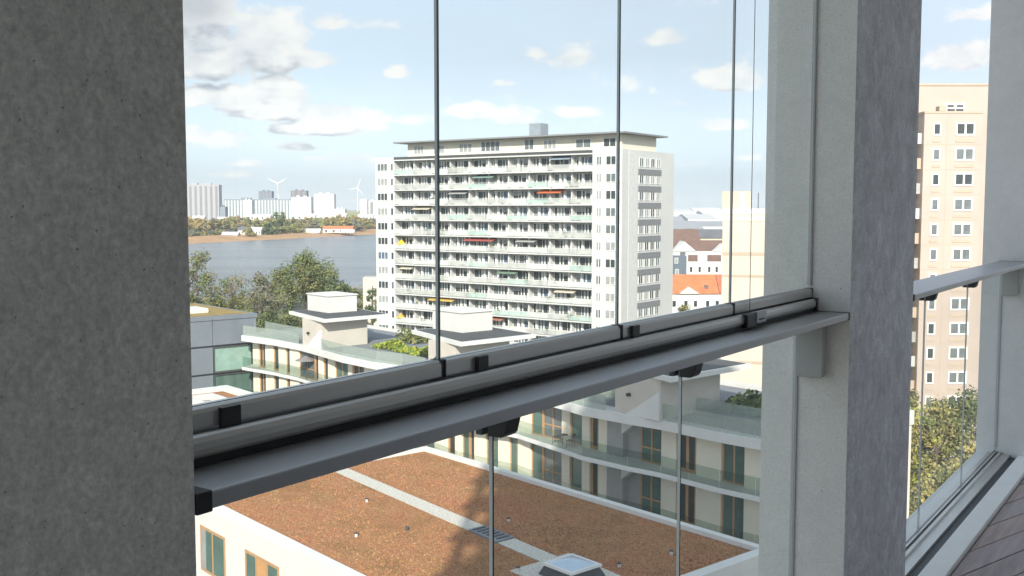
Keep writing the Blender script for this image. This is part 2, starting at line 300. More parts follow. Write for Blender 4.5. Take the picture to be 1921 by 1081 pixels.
def sedum_nodes(nt, bs, mp, cr):
    L = nt.links
    n1 = nt.nodes.new('ShaderNodeTexNoise'); n1.inputs['Scale'].default_value = .38; n1.inputs['Detail'].default_value = 4
    n2 = nt.nodes.new('ShaderNodeTexNoise'); n2.inputs['Scale'].default_value = 9; n2.inputs['Detail'].default_value = 8; n2.inputs['Roughness'].default_value = .75
    for n in (n1, n2): L.new(mp.outputs[0], n.inputs['Vector'])
    r1 = nt.nodes.new('ShaderNodeValToRGB'); e = r1.color_ramp.elements; e[0].position = .33; e[0].color = (.24, .13, .060, 1); e[1].position = .68; e[1].color = (.31, .135, .075, 1)
    k = r1.color_ramp.elements.new(.5); k.color = (.32, .165, .085, 1)
    L.new(n1.outputs[0], r1.inputs[0])
    r2 = nt.nodes.new('ShaderNodeValToRGB'); e = r2.color_ramp.elements; e[0].position = .30; e[0].color = (.45, .42, .36, 1); e[1].position = .74; e[1].color = (1.75, 1.75, 1.7, 1)
    L.new(n2.outputs[0], r2.inputs[0])
    mx = nt.nodes.new('ShaderNodeMix'); mx.data_type = 'RGBA'; mx.blend_type = 'MULTIPLY'; mx.inputs[0].default_value = 1; L.new(r1.outputs[0], mx.inputs[6]); L.new(r2.outputs[0], mx.inputs[7])
    L.new(mx.outputs[2], bs.inputs['Base Color'])
    bp = nt.nodes.new('ShaderNodeBump'); bp.inputs['Strength'].default_value = .6; bp.inputs['Distance'].default_value = .06; L.new(n2.outputs[0], bp.inputs['Height']); L.new(bp.outputs[0], bs.inputs['Normal'])
SEDUM = mat('sedum', (.3, .14, .06), .95, extra=sedum_nodes, spec=.2)
GRAVEL = mat('gravel', (.50, .475, .42), .95, var=.35, vscale=9, bump=.5, bscale=30)
LEAF = {}
def leaf(name, c):
    m_ = mat('leaf_' + name, c, .65, var=.30, vscale=.6, spec=.3); LEAF[name] = m_
    bs = m_.node_tree.nodes['Principled BSDF']; return m_
for n, c in (('green', (.125, .155, .055)), ('olive', (.18, .175, .065)), ('dark', (.065, .09, .035)), ('yellow', (.31, .265, .09)), ('ochre', (.34, .235, .085)), ('rust', (.24, .125, .05)), ('lime', (.34, .37, .05)), ('grass', (.13, .21, .045)), ('grey', (.18, .17, .125))): leaf(n, c)
BARK = mat('bark', (.10, .08, .06), .9, var=.3, vscale=3, stretch=(3, 3, .5))
GROUND = mat('ground_mix', (.155, .15, .115), .95, var=.35, vscale=.02)
PAVE = mat('pavement', (.26, .245, .215), .9, var=.15, vscale=.3)
def water_nodes(nt, bs, mp, cr):
    L = nt.links
    m1 = nt.nodes.new('ShaderNodeMapping'); m1.inputs['Scale'].default_value = (.05, .22, 1); m1.inputs['Rotation'].default_value = (0, 0, rad(25))
    L.new(mp.outputs[0], m1.inputs[0])
    n1 = nt.nodes.new('ShaderNodeTexNoise'); n1.inputs['Scale'].default_value = 1.0; n1.inputs['Detail'].default_value = 6; n1.inputs['Roughness'].default_value = .65; L.new(m1.outputs[0], n1.inputs['Vector'])
    bp = nt.nodes.new('ShaderNodeBump'); bp.inputs['Strength'].default_value = .8; bp.inputs['Distance'].default_value = 1.2; L.new(n1.outputs[0], bp.inputs['Height']); L.new(bp.outputs[0], bs.inputs['Normal'])
WATER = mat('river_water', (.135, .15, .162), .22, var=.34, vscale=.020, stretch=(.18, 1.9, 1), extra=water_nodes)
MUD = mat('mud_bank', (.40, .235, .12), .95, var=.25, vscale=.05)

# ------------------------------------------------------------------ terrain, river, air
g = MB(); g.add([(-9000, -3000, 0), (9000, -3000, 0), (9000, 15000, 0), (-9000, 15000, 0)], [(0, 1, 2, 3)])
kind(g.build('ground', GROUND))
bd = Vector((.352, .936)); bn = Vector((-.936, .352))
nb, fb = Vector((-58, 375)), Vector((-276, 880))
def bank(p, t, off=0): q = p + bd * t + bn * off; return (q.x, q.y)
g = MB(); g.add([bank(nb, -900) + (.05,), bank(nb, 5200) + (.05,), bank(fb, 5200) + (.05,), bank(fb, -1500) + (.05,)], [(0, 1, 2, 3)])
kind(g.build('river', WATER))
g = MB(); a_ = [bank(fb, t) for t in range(-1200, 3001, 60)]
vs = []; fs = []
for i, t in enumerate(range(-1200, 3001, 60)):
    j = random.uniform(-5, 5)
    vs += [bank(fb, t, -10 + j) + (.02,), bank(fb, t, 14 + j) + (2.6 + random.uniform(-.4, .5),), bank(fb, t, 34) + (4.4,), bank(fb, t, 60) + (.01,)]
    if i: o = 4 * i; fs += [(o - 4 + k, o + k, o + k + 1, o - 3 + k) for k in range(3)]
g.add(vs, fs); kind(g.build('far_river_bank', MUD))
g = MB(); g.add([bank(nb, -500, 1) + (.05,), bank(nb, 400, 1) + (.05,), bank(nb, 400, 1) + (1.5,), bank(nb, -500, 1) + (1.5,), bank(nb, -500, -7) + (1.5,), bank(nb, 400, -7) + (1.5,), bank(nb, 400, -7) + (.01,), bank(nb, -500, -7) + (.01,)],
                [(0, 1, 2, 3), (3, 2, 5, 4), (4, 5, 6, 7)])
kind(g.build('quay', PAVE))
g = MB(); g.add([(14, 30, .01), (75, 30, .01), (75, 112, .01), (14, 112, .01)], [(0, 1, 2, 3)]); kind(g.build('pavement', PAVE))

HAZE = True
if HAZE:
    hm = bpy.data.materials.new('haze'); hm.use_nodes = True; nt = hm.node_tree; nt.nodes.clear()
    pv = nt.nodes.new('ShaderNodeVolumePrincipled'); pv.inputs['Color'].default_value = (.90, .94, 1, 1); pv.inputs['Density'].default_value = .0001; pv.inputs['Anisotropy'].default_value = .1
    o_ = nt.nodes.new('ShaderNodeOutputMaterial'); nt.links.new(pv.outputs[0], o_.inputs['Volume'])
    g = MB(); g.box(-9100, 9100, -3100, 15100, -1, 140)
    kind(g.build('haze', hm), 'stuff')

# ------------------------------------------------------------------ our own building and the balcony (frame: x along the rail, y outwards, z up from the eye)
RZ = rad(90 - 34.407)
def rp(u, v, w=0):
    return (math.cos(RZ) * u - math.sin(RZ) * v, math.sin(RZ) * u + math.cos(RZ) * v, 30 + w)
FL, CE = -1.46, 1.75                       # deck top, ceiling underside
own = thing('apartment_building', 'our own apartment block whose balcony we look out from, grey rendered walls', 'building', rp(0, 0, -30), RZ)
Z0 = 30
g = MB(); g.box(-10.2, 7.4, -15, -1.0, 0, 55); g.build('wall', OWN, own)
g = MB(); g.box(-10.2, -9.62, -.998, 1.16, Z0 + FL - .3, Z0 + CE + .3); g.build('end_wall', OWN, own)
for k in range(-9, 9):
    if k in (0, 1): continue
    z = Z0 + FL - .3 + 2.98 * k + (.53 if k > 0 else 0)
    g = MB(); g.box(-10.2, 7.4, -.998, 1.165, z - .02, z + .28); g.build('floor_slab', OWN, own)
for u0 in (-7.1, -3.6):
    g = MB(); g.box(u0, u0 + .76, .902, 1.16, Z0 + FL - .028, Z0 + CE - .002); g.build('column', OWN, own)
for u0 in (-9.4, -7.1, -3.6, -.09, 3.08, 6.58):
    g = MB(); g.box(u0, u0 + .8, .902, 1.16, 0, Z0 + FL - .362); g.build('column', OWN, own)
    g = MB(); g.box(u0, u0 + .8, .902, 1.16, Z0 + CE + .31, 54.5); g.build('column', OWN, own)
for k in range(-9, 9):
    if k == 0: continue
    z = Z0 + FL + 2.98 * k
    g = MB(); g.box(-10, 7.3, 1.03, 1.05, z + .05, z + 1.15); g.build('balustrade', GLASS_B, own)

for u0, u1 in ((1.1, 2.6),):  # unseen dark window, added so the shelf front reflects something dark
    w_ = MB().box(u0, u1, -.999, -.96, Z0 + FL + .05, Z0 + .95); w_ = w_.build('added_window_frame', DARKM, own)
    MB().box(u0 + .06, u1 - .06, -.959, -.95, Z0 + FL + .12, Z0 + .88).build('pane', PANE[0], w_)
fl = kind(MB().box(-9.61, 7.39, -.997, 1.166, FL - .36, FL - .03).build('floor', mat('slab_concrete', (.3, .3, .3), .9), None, rp(0, 0), RZ))
kind(MB().box(-9.61, 7.39, -.997, 1.166, CE, CE + .3).build('ceiling', mat('ceiling_paint', (.90, .895, .88), .9), None, rp(0, 0), RZ))
ang = rad(-17.5); ca, sa = math.cos(ang), math.sin(ang)
i = 0
for k in range(-34, 50):
    n0 = -1.2 + k * .131; n1 = n0 + .124
    poly = [(ca * s_ - sa * n_, sa * s_ + ca * n_) for s_, n_ in ((-16, n0), (22, n0), (22, n1), (-16, n1))]
    poly = clip_poly(poly, -9.6, 7.38, -.99, .838)
    if len(poly) >= 3:
        b_ = MB().prism(poly, FL - .03, FL + random.uniform(-.0015, .001)).build('deck_board', DECK[(k * 7 + k // 3) % 3], fl); i += 1
g = MB().box(-9.6, 7.38, .846, .936, FL - .029, FL + .022); g.build('kerb_strip', SILL, fl, bevel=.003)
g = MB().box(-9.6, 7.38, .938, .976, FL - .029, FL + .004); g.build('drain_slot', mat('slot_blue_black', (.03, .04, .05), .5), fl)
trk = [(.978, FL - .029), (1.100, FL - .029), (1.100, FL + .02), (1.064, FL + .02), (1.064, FL + .034), (1.050, FL + .034), (1.050, FL + .012), (1.040, FL + .012), (1.040, FL + .03), (1.025, FL + .03), (1.025, FL + .018), (.978, FL + .018)]
g = MB().extx(trk, -9.6, 7.38); g.build('floor_track', ALU, fl)
g = MB().box(-9.6, 7.38, 1.102, 1.165, FL - .029, FL + .016); g.build('outer_sill', SILL, fl, bevel=.003)

# pillars
def pillar(u0, u1, lab, m_front, m_rev):
    t = thing('concrete_pillar', lab, 'pillar', rp((u0 + u1) / 2, 1.03, FL), RZ)
    h = CE - FL - .002; w = (u1 - u0) / 2
    me = MB(); me.add([(-w,-.13,0),(w,-.13,0),(w,.136,0),(-w,.136,0),(-w,-.13,h),(w,-.13,h),(w,.136,h),(-w,.136,h)], [(3,2,1,0),(4,5,6,7),(1,2,6,5),(2,3,7,6),(3,0,4,7)], 1)
    me.add([(-w,-.13,0),(w,-.13,0),(w,-.13,h),(-w,-.13,h)], [(0,1,2,3)], 0)
    me.build('shaft', [m_front, m_rev], t)
    return t
pillar(-.10, .711, 'dark rough pitted concrete pillar filling the left edge of the view', CONC_L, CONC_L)
pm = pillar(3.0765, 3.826, 'bluish grey concrete pillar between the glazed bay and the open railing bay', CONC_M, CONC_R)
pr = pillar(6.585, 7.345, 'pale smooth concrete pillar at the far right end of the railing', CONC_W, CONC_W)
for t_, w_ in ((pm, .375), (pr, .38)):
    g = MB().box(-w_ - .006, -w_ + .0, .022, .028, .06, 1.1); g.build('seal_strip', SEAL, t_)
g = MB().box(-.375 - .008, -.375, -.014, -.003, 1.23, CE - FL - .01); g.build('seal_strip', SEAL, pm)

# handrail shelves
SH_F, SH_T, SH_B = .90, -.308, -.328
def shelf(u0, u1, lab, track):
    t = thing('handrail_shelf', lab, 'handrail', rp(u0, 1.0, FL), RZ)
    o = (0, -1.0, -FL); L_ = u1 - u0
    prof = [(SH_F, SH_B), (1.075, SH_B), (1.075, SH_T), (SH_F + .002, SH_T), (SH_F, SH_T - .002)]
    g = MB().extx(prof, .02, L_ - .012); g.build('shelf_board', ALU_T, t, o, bevel=.0012)
    g = MB().box(-.001, .021, SH_F - .003, 1.0, SH_B - .0025, SH_T + .002); g.build('end_cap', BLACKP, t, o, bevel=.002)
    g = MB().box(L_ - .013, L_ - .0005, SH_F - .0015, 1.076, SH_B - .0015, SH_T + .001); g.build('end_cap', BLACKP, t, o, bevel=.001)
    br = [(.966, -.500), (.972, -.506), (1.046, -.506), (1.052, -.500), (1.052, SH_B - .001), (.966, SH_B - .001)]
    g = MB().extx(br, L_ - .036, L_ - .001); g.build('bracket_cover', ALU_W, t, o, bevel=.004, seg=3)
    g = MB().box(.02, L_ - .02, 1.058, 1.070, SH_B - .014, SH_B - .0005); g.build('glass_channel', SEAL, t, o)
    if track:
        g = MB().box(.0, L_ - .001, .9935, 1.05, SH_T + .0005, SH_T + .0115); g.build('gap_shade_strip', BLACK, t, o)  # black strip puts the shaded gap under the track into colour
        tp = [(.992, .0117), (.9885, .0160), (.9870, .0230), (.9875, .0310), (.9900, .0370), (.994, .0395), (1.000, .0395), (1.000, .0330), (1.044, .0330), (1.044, .0117)]
        g = MB().extx([(y, SH_T + z) for y, z in tp], .0, L_ - .045); g.build('track_profile', ALU, t, o, bevel=.0008)
        g = MB().box(.0, L_ - .03, 1.0005, 1.0435, SH_T + .0333, SH_T + .0378); g.build('track_slot', BLACK, t, o)
        g = MB().box(L_ - .0445, L_ - .030, .984, 1.046, SH_T + .004, SH_T + .0425); g.build('track_end_cap', BLACKP, t, o, bevel=.001)
    return t
shelf(.7125, 3.0755, 'wide grey aluminium handrail shelf with sliding track, between dark left and bluish pillars', True)
shelf(3.828, 6.584, 'narrower looking pale handrail between the bluish pillar and the far right pillar', False)

# lower glass balustrades
EDGE_L = mat('glass_edge_highlight', (.62, .66, .66), .3, var=.05)  # bright highlight on each pane's end edge, painted as a pale face
def pane_box(u0, u1, v0, v1, w0, w1):
    g = MB(); g.add([(u0,v0,w0),(u1,v0,w0),(u1,v1,w0),(u0,v1,w0),(u0,v0,w1),(u1,v0,w1),(u1,v1,w1),(u0,v1,w1)], [(0,1,5,4),(2,3,7,6)], 0)
    g.add([(u0,v0,w0),(u1,v0,w0),(u1,v1,w0),(u0,v1,w0),(u0,v0,w1),(u1,v0,w1),(u1,v1,w1),(u0,v1,w1)], [(3,2,1,0),(4,5,6,7),(3,0,4,7)], 1)
    g.add([(u1,v0,w0),(u1,v1,w0),(u1,v1,w1),(u1,v0,w1)], [(0,1,2,3)], 2)
    return g
def balustrade(us, lab):
    t = thing('glass_balustrade', lab, 'balustrade', rp(us[0], 1.06, FL), RZ)
    o = (-us[0], -1.06, -FL)
    for i in range(len(us) - 1):
        pane_box(us[i] + .0022, us[i + 1] - .0022, 1.060, 1.0672, FL + .036, SH_B - .0155).build('glass_panel', [GLASS, GLASS_E, EDGE_L], t, o)
    for u in us[1:-1]:
        c = MB(); inner = [(1.003, SH_B - .0015), (1.058, SH_B - .0015), (1.058, -.402), (1.030, -.402), (1.024, -.399), (1.020, -.394)]
        c.extx(inner, u - .020, u + .020)
        c.extx([(1.070, SH_B - .0015), (1.084, SH_B - .0015), (1.084, -.402), (1.070, -.402)], u - .020, u + .020)
        c.box(u - .0015, u + .0015, 1.058, 1.070, -.405, SH_B - .002)
        c.build('clamp', BLACKP, t, o, bevel=.0025)
    return t
balustrade([.714, 1.488, 2.269, 3.074], 'clear glass balustrade below the wide shelf, in front of the sedum roof')
balustrade([3.83, 4.735, 5.64, 6.582], 'clear glass balustrade below the pale right handrail, in front of the garden trees')

# sliding glass panels above the shelf
SLID = [(.7135, 1.282, .851, 'leftmost sliding glass panel, beside the dark left pillar'),
        (1.286, 1.870, 1.380, 'second sliding glass panel from the left, in front of most of the white tower'),
        (1.874, 2.461, 1.923, 'third sliding glass panel, in front of the white tower right corner'),
        (2.465, 3.068, None, 'rightmost sliding glass panel, with the metal lock at its foot')]
for (u0, u1, uc, lab) in SLID:
    t = thing('sliding_glass_panel', lab, 'glass panel', rp(u0, 1.0215, SH_T + .0418), RZ, 'sliding glass panels over the shelf')
    o = (-u0, -1.0215, -SH_T - .0418)
    pb, ptp = SH_T + .0418, SH_T + .0680
    pf = [(1.010, pb), (1.033, pb), (1.033, ptp), (1.0165, ptp), (1.0120, ptp - .0025), (1.010, ptp - .007)]
    MB().extx(pf, u0 + .0035, u1 - .0035).build('bottom_profile', ALU, t, o, bevel=.0008)
    MB().box(u0, u0 + .0034, 1.0095, 1.0335, pb - .002, ptp + .0006).build('profile_end', BLACKP, t, o)
    MB().box(u1 - .0034, u1, 1.0095, 1.0335, pb - .002, ptp + .0006).build('profile_end', BLACKP, t, o)
    pane_box(u0 + .0008, u1 - .0008, 1.0190, 1.0240, ptp, CE - .03).build('glass', [GLASS, GLASS_E, EDGE_L], t, o)
    MB().box(u0 + .002, u1 - .002, 1.010, 1.033, CE - .03, CE - .001).build('top_profile', ALU, t, o)
    if uc:
        MB().box(uc - .015, uc + .015, 1.0020, 1.0098, SH_T + .0382, ptp - .004).build('clip', BLACKP, t, o, bevel=.0012)
t = thing('panel_lock', 'small brushed metal lock block with black catch on the track near the right pillar', 'lock', rp(2.52, 1.0, SH_T + .01), RZ)
o = (-2.52, -1.0, -SH_T - .01)
MB().box(2.535, 2.60, .976, .9866, SH_T + .013, SH_T + .043).build('lock_body', ALU_T, t, o, bevel=.0015)
MB().box(2.475, 2.534, .978, 1.002, SH_T + .006, SH_T + .0405).build('catch', BLACKP, t, o, bevel=.002)
MB().box(2.548, 2.58, .9745, .976, SH_T + .021, SH_T + .024).build('lock_slot', BLACK, t, o)
t = tag(MB().tube((0, 0, 0), (0, 0, CE - SH_T - .045), .0009, n=6).build('cord', mat('cord_grey', (.16, .14, .13), .6), None, rp(2.555, 1.005, SH_T + .0415), RZ), 'thin taut cord running straight up behind the lock block, in front of the rightmost panel', 'cord')

# ------------------------------------------------------------------ courtyard block with roof terrace (frame: x along the facade, y inwards)
CRZ = rad(-49.461)
def cp(s, t, z=0):
    return (-26 + .64997 * s + .75996 * t, 101 - .75996 * s + .64997 * t, z)
court = thing('courtyard_building', 'cream courtyard apartment block with wavy white balconies, wooden windows and roof terrace', 'building', cp(0, 0), CRZ)
edge = [(.7, -.85), (5.5, -.1), (9.9, .1), (12.4, -.1), (19.2, -.9), (24, -.85), (27, -.2), (30, -.25), (35, -.9), (40.8, -.2), (46, -.85), (48, -1.2), (51.7, -1.0), (54, -.65), (58.3, -.7), (62.8, -.25)]
def edge_t(s):
    for (a, b), (c, d) in zip(edge, edge[1:]):
        if a <= s <= c: return b + (d - b) * (s - a) / (c - a)
    return -.8
LEVELS = [17.15, 14.33, 11.2, 8.1, 5.0]
for i, z in enumerate(LEVELS):
    th_ = .55 if i == 0 else .28
    poly = edge + [(62.8, 12 if i == 0 else .9), (-.55, 12 if i == 0 else .9), (-.55, 1.0)]
    MB().prism(poly, z, z + th_).build('roof_slab' if i == 0 else 'balcony_slab', WHITE2, court)
MB().box(-.5, 62.7, 1.0, 11.9, 0, 17.14).build('core_wall', CREAM, court)
MB().box(-.4, 62.5, .3, 11.6, 17.704, 17.74).build('terrace_floor', ZINC, court)
MB().box(-.55, 62.8, 11.65, 12.0, 17.702, 18.0).build('roof_edge', WHITE2, court)
# facade rhythm: (start, end, kind) c cream, d wooden door with dark pane, w wooden window with teal pane, g wide grey glazing, p grey pier, r recess with a slanted pier
SEG = [(.5,1.66,'c'),(1.66,3.1,'d'),(3.1,4.62,'c'),(4.62,5.75,'d'),(5.75,7.1,'c'),(7.1,7.9,'d'),(7.9,9.6,'c'),(9.6,12.3,'g'),(12.3,13.1,'d'),(13.1,13.9,'c'),(13.9,14.75,'d'),(14.75,15.9,'c'),(15.9,18.05,'w'),(18.05,18.7,'c'),(18.7,20.6,'d'),
       (20.6,22,'c'),(22,24,'w'),(24,25.2,'c'),(25.2,26.2,'d'),(26.2,28,'c'),(28,30.4,'g'),(30.4,32,'c'),(32,33,'d'),(33,33.8,'c'),(33.8,34.6,'w'),(34.6,35.3,'d'),(35.3,36.6,'c'),(36.6,38,'w'),(38,39.2,'c'),(39.2,40,'w'),(40,41.3,'c'),
       (41.3,42.45,'w'),(42.45,44.4,'g'),(44.4,45.15,'c'),(45.15,46.3,'w'),(46.3,47.0,'c'),(47.0,47.8,'d'),(47.8,48.65,'c'),(48.65,50.0,'p'),(50.0,51.3,'r'),(51.3,53.05,'w'),(53.05,54.2,'c'),(54.2,55.7,'d'),(55.7,57.5,'c'),(57.5,59.1,'w'),(59.1,62.7,'c')]
GREYW = mat('grey_pier', (.33, .32, .305), .85, var=.08)
def frame_mesh(w, h, n, fr=.08, rail=None):
    g = MB(); g.box(0, fr, 0, .1, 0, h); g.box(w - fr, w, 0, .1, 0, h); g.box(fr, w - fr, 0, .1, 0, fr); g.box(fr, w - fr, 0, .1, h - fr, h)
    for k in range(1, n): g.box(w * k / n - fr * .5, w * k / n + fr * .5, .005, .095, fr, h - fr)
    if rail: g.box(fr, w - fr, .01, .09, rail - fr * .4, rail + fr * .4)
    return g
for lv in range(1, 5):
    z0 = LEVELS[lv] + .281; z1 = LEVELS[lv - 1] - .001; h = z1 - z0
    for (s0, s1, k) in SEG:
        T = .42 if s0 < 40 else .55
        if k == 'c': MB().box(s0, s1, T, .999, z0, z1).build('wall_panel', CREAM, court)
        elif k == 'p': MB().box(s0, s1, T - .1, .999, z0, z1).build('pier', GREYW, court)
        elif k == 'r':
            MB().box(s0, s1, .9, .998, z0, z1).build('recess_wall', GREYW, court)
            MB().exty([(s0 + .02, z1 - 1.05), (s1 - .02, z1 - .12), (s1 - .02, z1 - .003), (s0 + .02, z1 - .003)], .30, .88).build('slanted_canopy', WHITE2, court)
        else:
            w = s1 - s0; n = 2 if (w > 1.2 or k == 'g') else 1
            f = frame_mesh(w, h, n, .11 if k != 'd' else .2, .9 if k == 'g' or (50 < s0 < 53) else None).build('window', WOOD, court, (s0, T + .12, z0))
            pm_ = PANE[{'d': 0, 'w': 1, 'g': 3}[k]]
            MB().box(.05, w - .05, .045, .055, .05, h - .05).build('pane', pm_, f)
            if k == 'w' and random.random() < .5 or 51 < s0 < 52:  # the fixed pale panel beside the canopy stands in for a pane reflection
                MB().box(.12, w * .45, .058, .064, .12, h - .12).build('curtain', PANE[2], f)
    # balustrade glass, one panel per piece
    for (a, b), (c, d) in zip(edge, edge[1:]):
        n = max(1, round((c - a) / 2.4))
        for i in range(n):
            p = (a + (c - a) * (i + .01) / n, b + (d - b) * (i + .01) / n + .06); q = (a + (c - a) * (i + .99) / n, b + (d - b) * (i + .99) / n + .06)
            MB().prism([p, q, (q[0], q[1] + .02), (p[0], p[1] + .02)], LEVELS[lv] + .20, LEVELS[lv] + 1.28).build('balustrade_panel', GLASS_B, court)
BEIGE = mat('penthouse_beige', (.50, .46, .40), .85, var=.08, vscale=.6)
PHS = [(10.9, 14.3), (30.7, 34.1), (50.4, 54.0)]
def in_ph(s): return any(a - .2 < s < b + .05 for a, b in PHS)
for (a, b), (c, d) in zip(edge, edge[1:]):
    n = max(1, round((c - a) / 2.2))
    for i in range(n):
        s0 = a + (c - a) * (i + .01) / n; s1 = a + (c - a) * (i + .99) / n
        if in_ph((s0 + s1) / 2): continue
        p = (s0, b + (d - b) * (i + .01) / n + .18); q = (s1, b + (d - b) * (i + .99) / n + .18)
        MB().prism([p, q, (q[0], q[1] + .02), (p[0], p[1] + .02)], 17.705, 18.65).build('terrace_glass', GLASS_T, court)
for (s0, s1) in ((-.3, 10.5), (34.4, 50), (54.3, 62.2)):          # inner glass screens on the terrace
    n = max(1, round((s1 - s0) / 2.6))
    for i in range(n):
        MB().box(s0 + (s1 - s0) * i / n + .02, s0 + (s1 - s0) * (i + 1) / n - .02, 2.2, 2.22, 17.745, 18.75).build('terrace_glass', GLASS_T, court)
for j, (a, b) in enumerate(PHS):
    et = edge_t((a + b) / 2)
    ph = MB().box(a, b, et + .25, 4.8, 17.705, 20.12).build('penthouse', BEIGE, court)
    MB().prism([(a - 3.9, .9), (b + 1.2, -.35 + min(0, et + .1)), (b + 1.0, 6.6), (a - 4.2, 7.2)], 20.122, 20.42).build('penthouse_roof', WHITE2, ph)
    MB().prism([(a - 3.6, 1.15), (b + .95, -.05 + min(0, et + .1)), (b + .75, 6.35), (a - 3.9, 6.95)], 20.424, 20.45).build('roof_membrane', DARKM, ph)
    MB().box(a - 3.4, b - 3.0, 2.6, 5.6, 20.452, 21.95).build('chimney', WHITE, ph)
    MB().box(a - 3.5, b - 2.9, 2.5, 5.7, 21.952, 22.05).build('chimney_cap', WHITE2, ph)
    MB().prism([(a + 1.1, et + .05), (b + .02, et + .05), (b + .02, et + .24), (a + 1.1, et + .24)], 17.702, [17.75, 19.35, 19.35, 17.75]).build('stair_parapet', WHITE2, ph)
    MB().tube((a + 1.2, et + .22, 18.9), (a + 1.2, et + .02, 18.9), .11, .11, 10).build('wall_lamp', BLACKP, ph)

pg = thing('parasol', 'small grey open parasol on the upper balcony of the cream block', 'parasol', cp(11.4, .15, LEVELS[1] + .281), CRZ)
MB().tube((0, 0, 0), (0, 0, 2.0), .025).build('pole', DARKM, pg); MB().tube((0, 0, 1.75), (0, 0, 2.15), 1.0, .04, 8).build('canopy', mat('parasol_grey', (.20, .19, .19), .8), pg)
def bistro(lab, s_, t_, lv, rz):
    c_ = thing('garden_chair', lab, 'chair', cp(s_, t_, LEVELS[lv] + .281), rz); g = MB()
    for x in (-.2, .2):
        for y in (-.2, .2): g.tube((x, y, 0), (x, y, .45 if y < 0 else .88), .018, n=6)
    g.build('leg_frame', DARKM, c_); MB().box(-.22, .22, -.22, .22, .45, .48).build('seat', DARKM, c_); MB().box(-.22, .22, .19, .22, .6, .88).build('backrest', DARKM, c_)
bistro('dark garden chair on the upper shaded balcony, left of its neighbour', 44.6, -.1, 1, CRZ + .4); bistro('dark garden chair on the upper shaded balcony, right of its neighbour', 46.0, -.15, 1, CRZ - 1.2)
tb = thing('bistro_table', 'round dark table between the two chairs on the upper shaded balcony', 'table', cp(45.3, -.2, LEVELS[1] + .281), CRZ)
MB().tube((0, 0, 0), (0, 0, .7), .03, n=8).build('leg', DARKM, tb); MB().tube((0, 0, .7), (0, 0, .73), .36, n=14).build('table_top', DARKM, tb)

# grey clad block at the left end of the courtyard
greyb = thing('grey_building', 'blue grey slate clad block with wide green windows left of the cream block', 'building', cp(-.62, 1.0), CRZ)
MB().box(-14, -.32, -18, .4, 0, 19.2).build('core_wall', GREYP, greyb)
MB().box(-14.3, .08, -18.2, .5, 19.202, 19.6).build('roof_edge', GREYP, greyb)
MB().box(-13.6, -.6, -17.6, -.1, 19.602, 19.66).build('roof_sedum', mat('sedum_yellow', (.27, .19, .06), .95, var=.3, vscale=1.2), greyb)
MB().box(-6, -3, -5.5, -3.2, 19.663, 20.1).build('skylight_box', WHITE, greyb)
zz = [(0, 10.4), (10.9, 12.0), (12.0, 13.95), (14.05, 14.55), (14.65, 16.55), (16.7, 18.1), (18.1, 19.2)]
for z0, z1 in ((0, 3.4), (3.6, 6.9), (7.1, 10.4), (10.6, 13.9), (14.05, 16.6), (16.75, 19.19)):
    for t0, t1 in ((-17.9, -9.3), (-9.25, -4.2), (-4.15, -.02), (.0, .4)):
        win = (t0 == -4.15) and z0 > 7 and z0 < 16
        if not win:
            m_ = GREYP; MB().box(-.319, random.uniform(-.02, .02), t0, t1, z0 + .02, z1 - .02).build('cladding_panel', m_, greyb)
    if 7 < z0 < 16:
        f = MB(); f.box(-.3, -.05, -4.13, -4.03, z0, z1); f.box(-.3, -.05, -.12, -.02, z0, z1); f.box(-.3, .1, -4.03, -.12, z0, z0 + .14); f.box(-.3, -.05, -4.03, -.12, z1 - .12, z1)
        w_ = f.build('window', DARKM, greyb)
        MB().box(-.25, -.2, -4.05, -.1, z0 + .1, z1 - .1).build('pane', mat('pane_mint', (.24, .36, .31), .12, var=.15) if z0 > 14 else PANE[1], w_)

# the two lower flat-roofed blocks in the courtyard
def parapet_block(lab, s0, s1, t0, t1, z, wl, wf, wn, wr, name='flat_roof_building'):
    b = thing(name, lab, 'building', cp(s0, t0), CRZ); L_, D_ = s1 - s0, t1 - t0
    MB().box(0, L_, 0, D_, 0, z - .25).build('wall', WHITE, b)
    MB().box(0, L_, 0, wn, z - .249, z + .02).build('parapet', WHITE2, b)
    MB().box(0, L_, D_ - wf, D_, z - .249, z + .22).build('parapet', WHITE2, b)
    MB().box(0, wl, wn + .001, D_ - wf - .001, z - .249, z + .2).build('parapet', WHITE2, b)
    MB().box(L_ - wr, L_, wn + .001, D_ - wf - .001, z - .249, z + .2).build('parapet', WHITE2, b)
    return b, L_, D_
sb, SL, SD = parapet_block('white walled block with large rust brown sedum roof and gravel strip', 39.3, 66.3, -23.0, -6.75, 14.3, .35, .42, .55, .6)
MB().box(.36, SL - .61, .56, SD - .43, 14.052, 14.30).build('sedum_roof', SEDUM, sb)
so_ = (39.3, -23.0)
g = MB(); r_ = random.Random(9); scol = 6
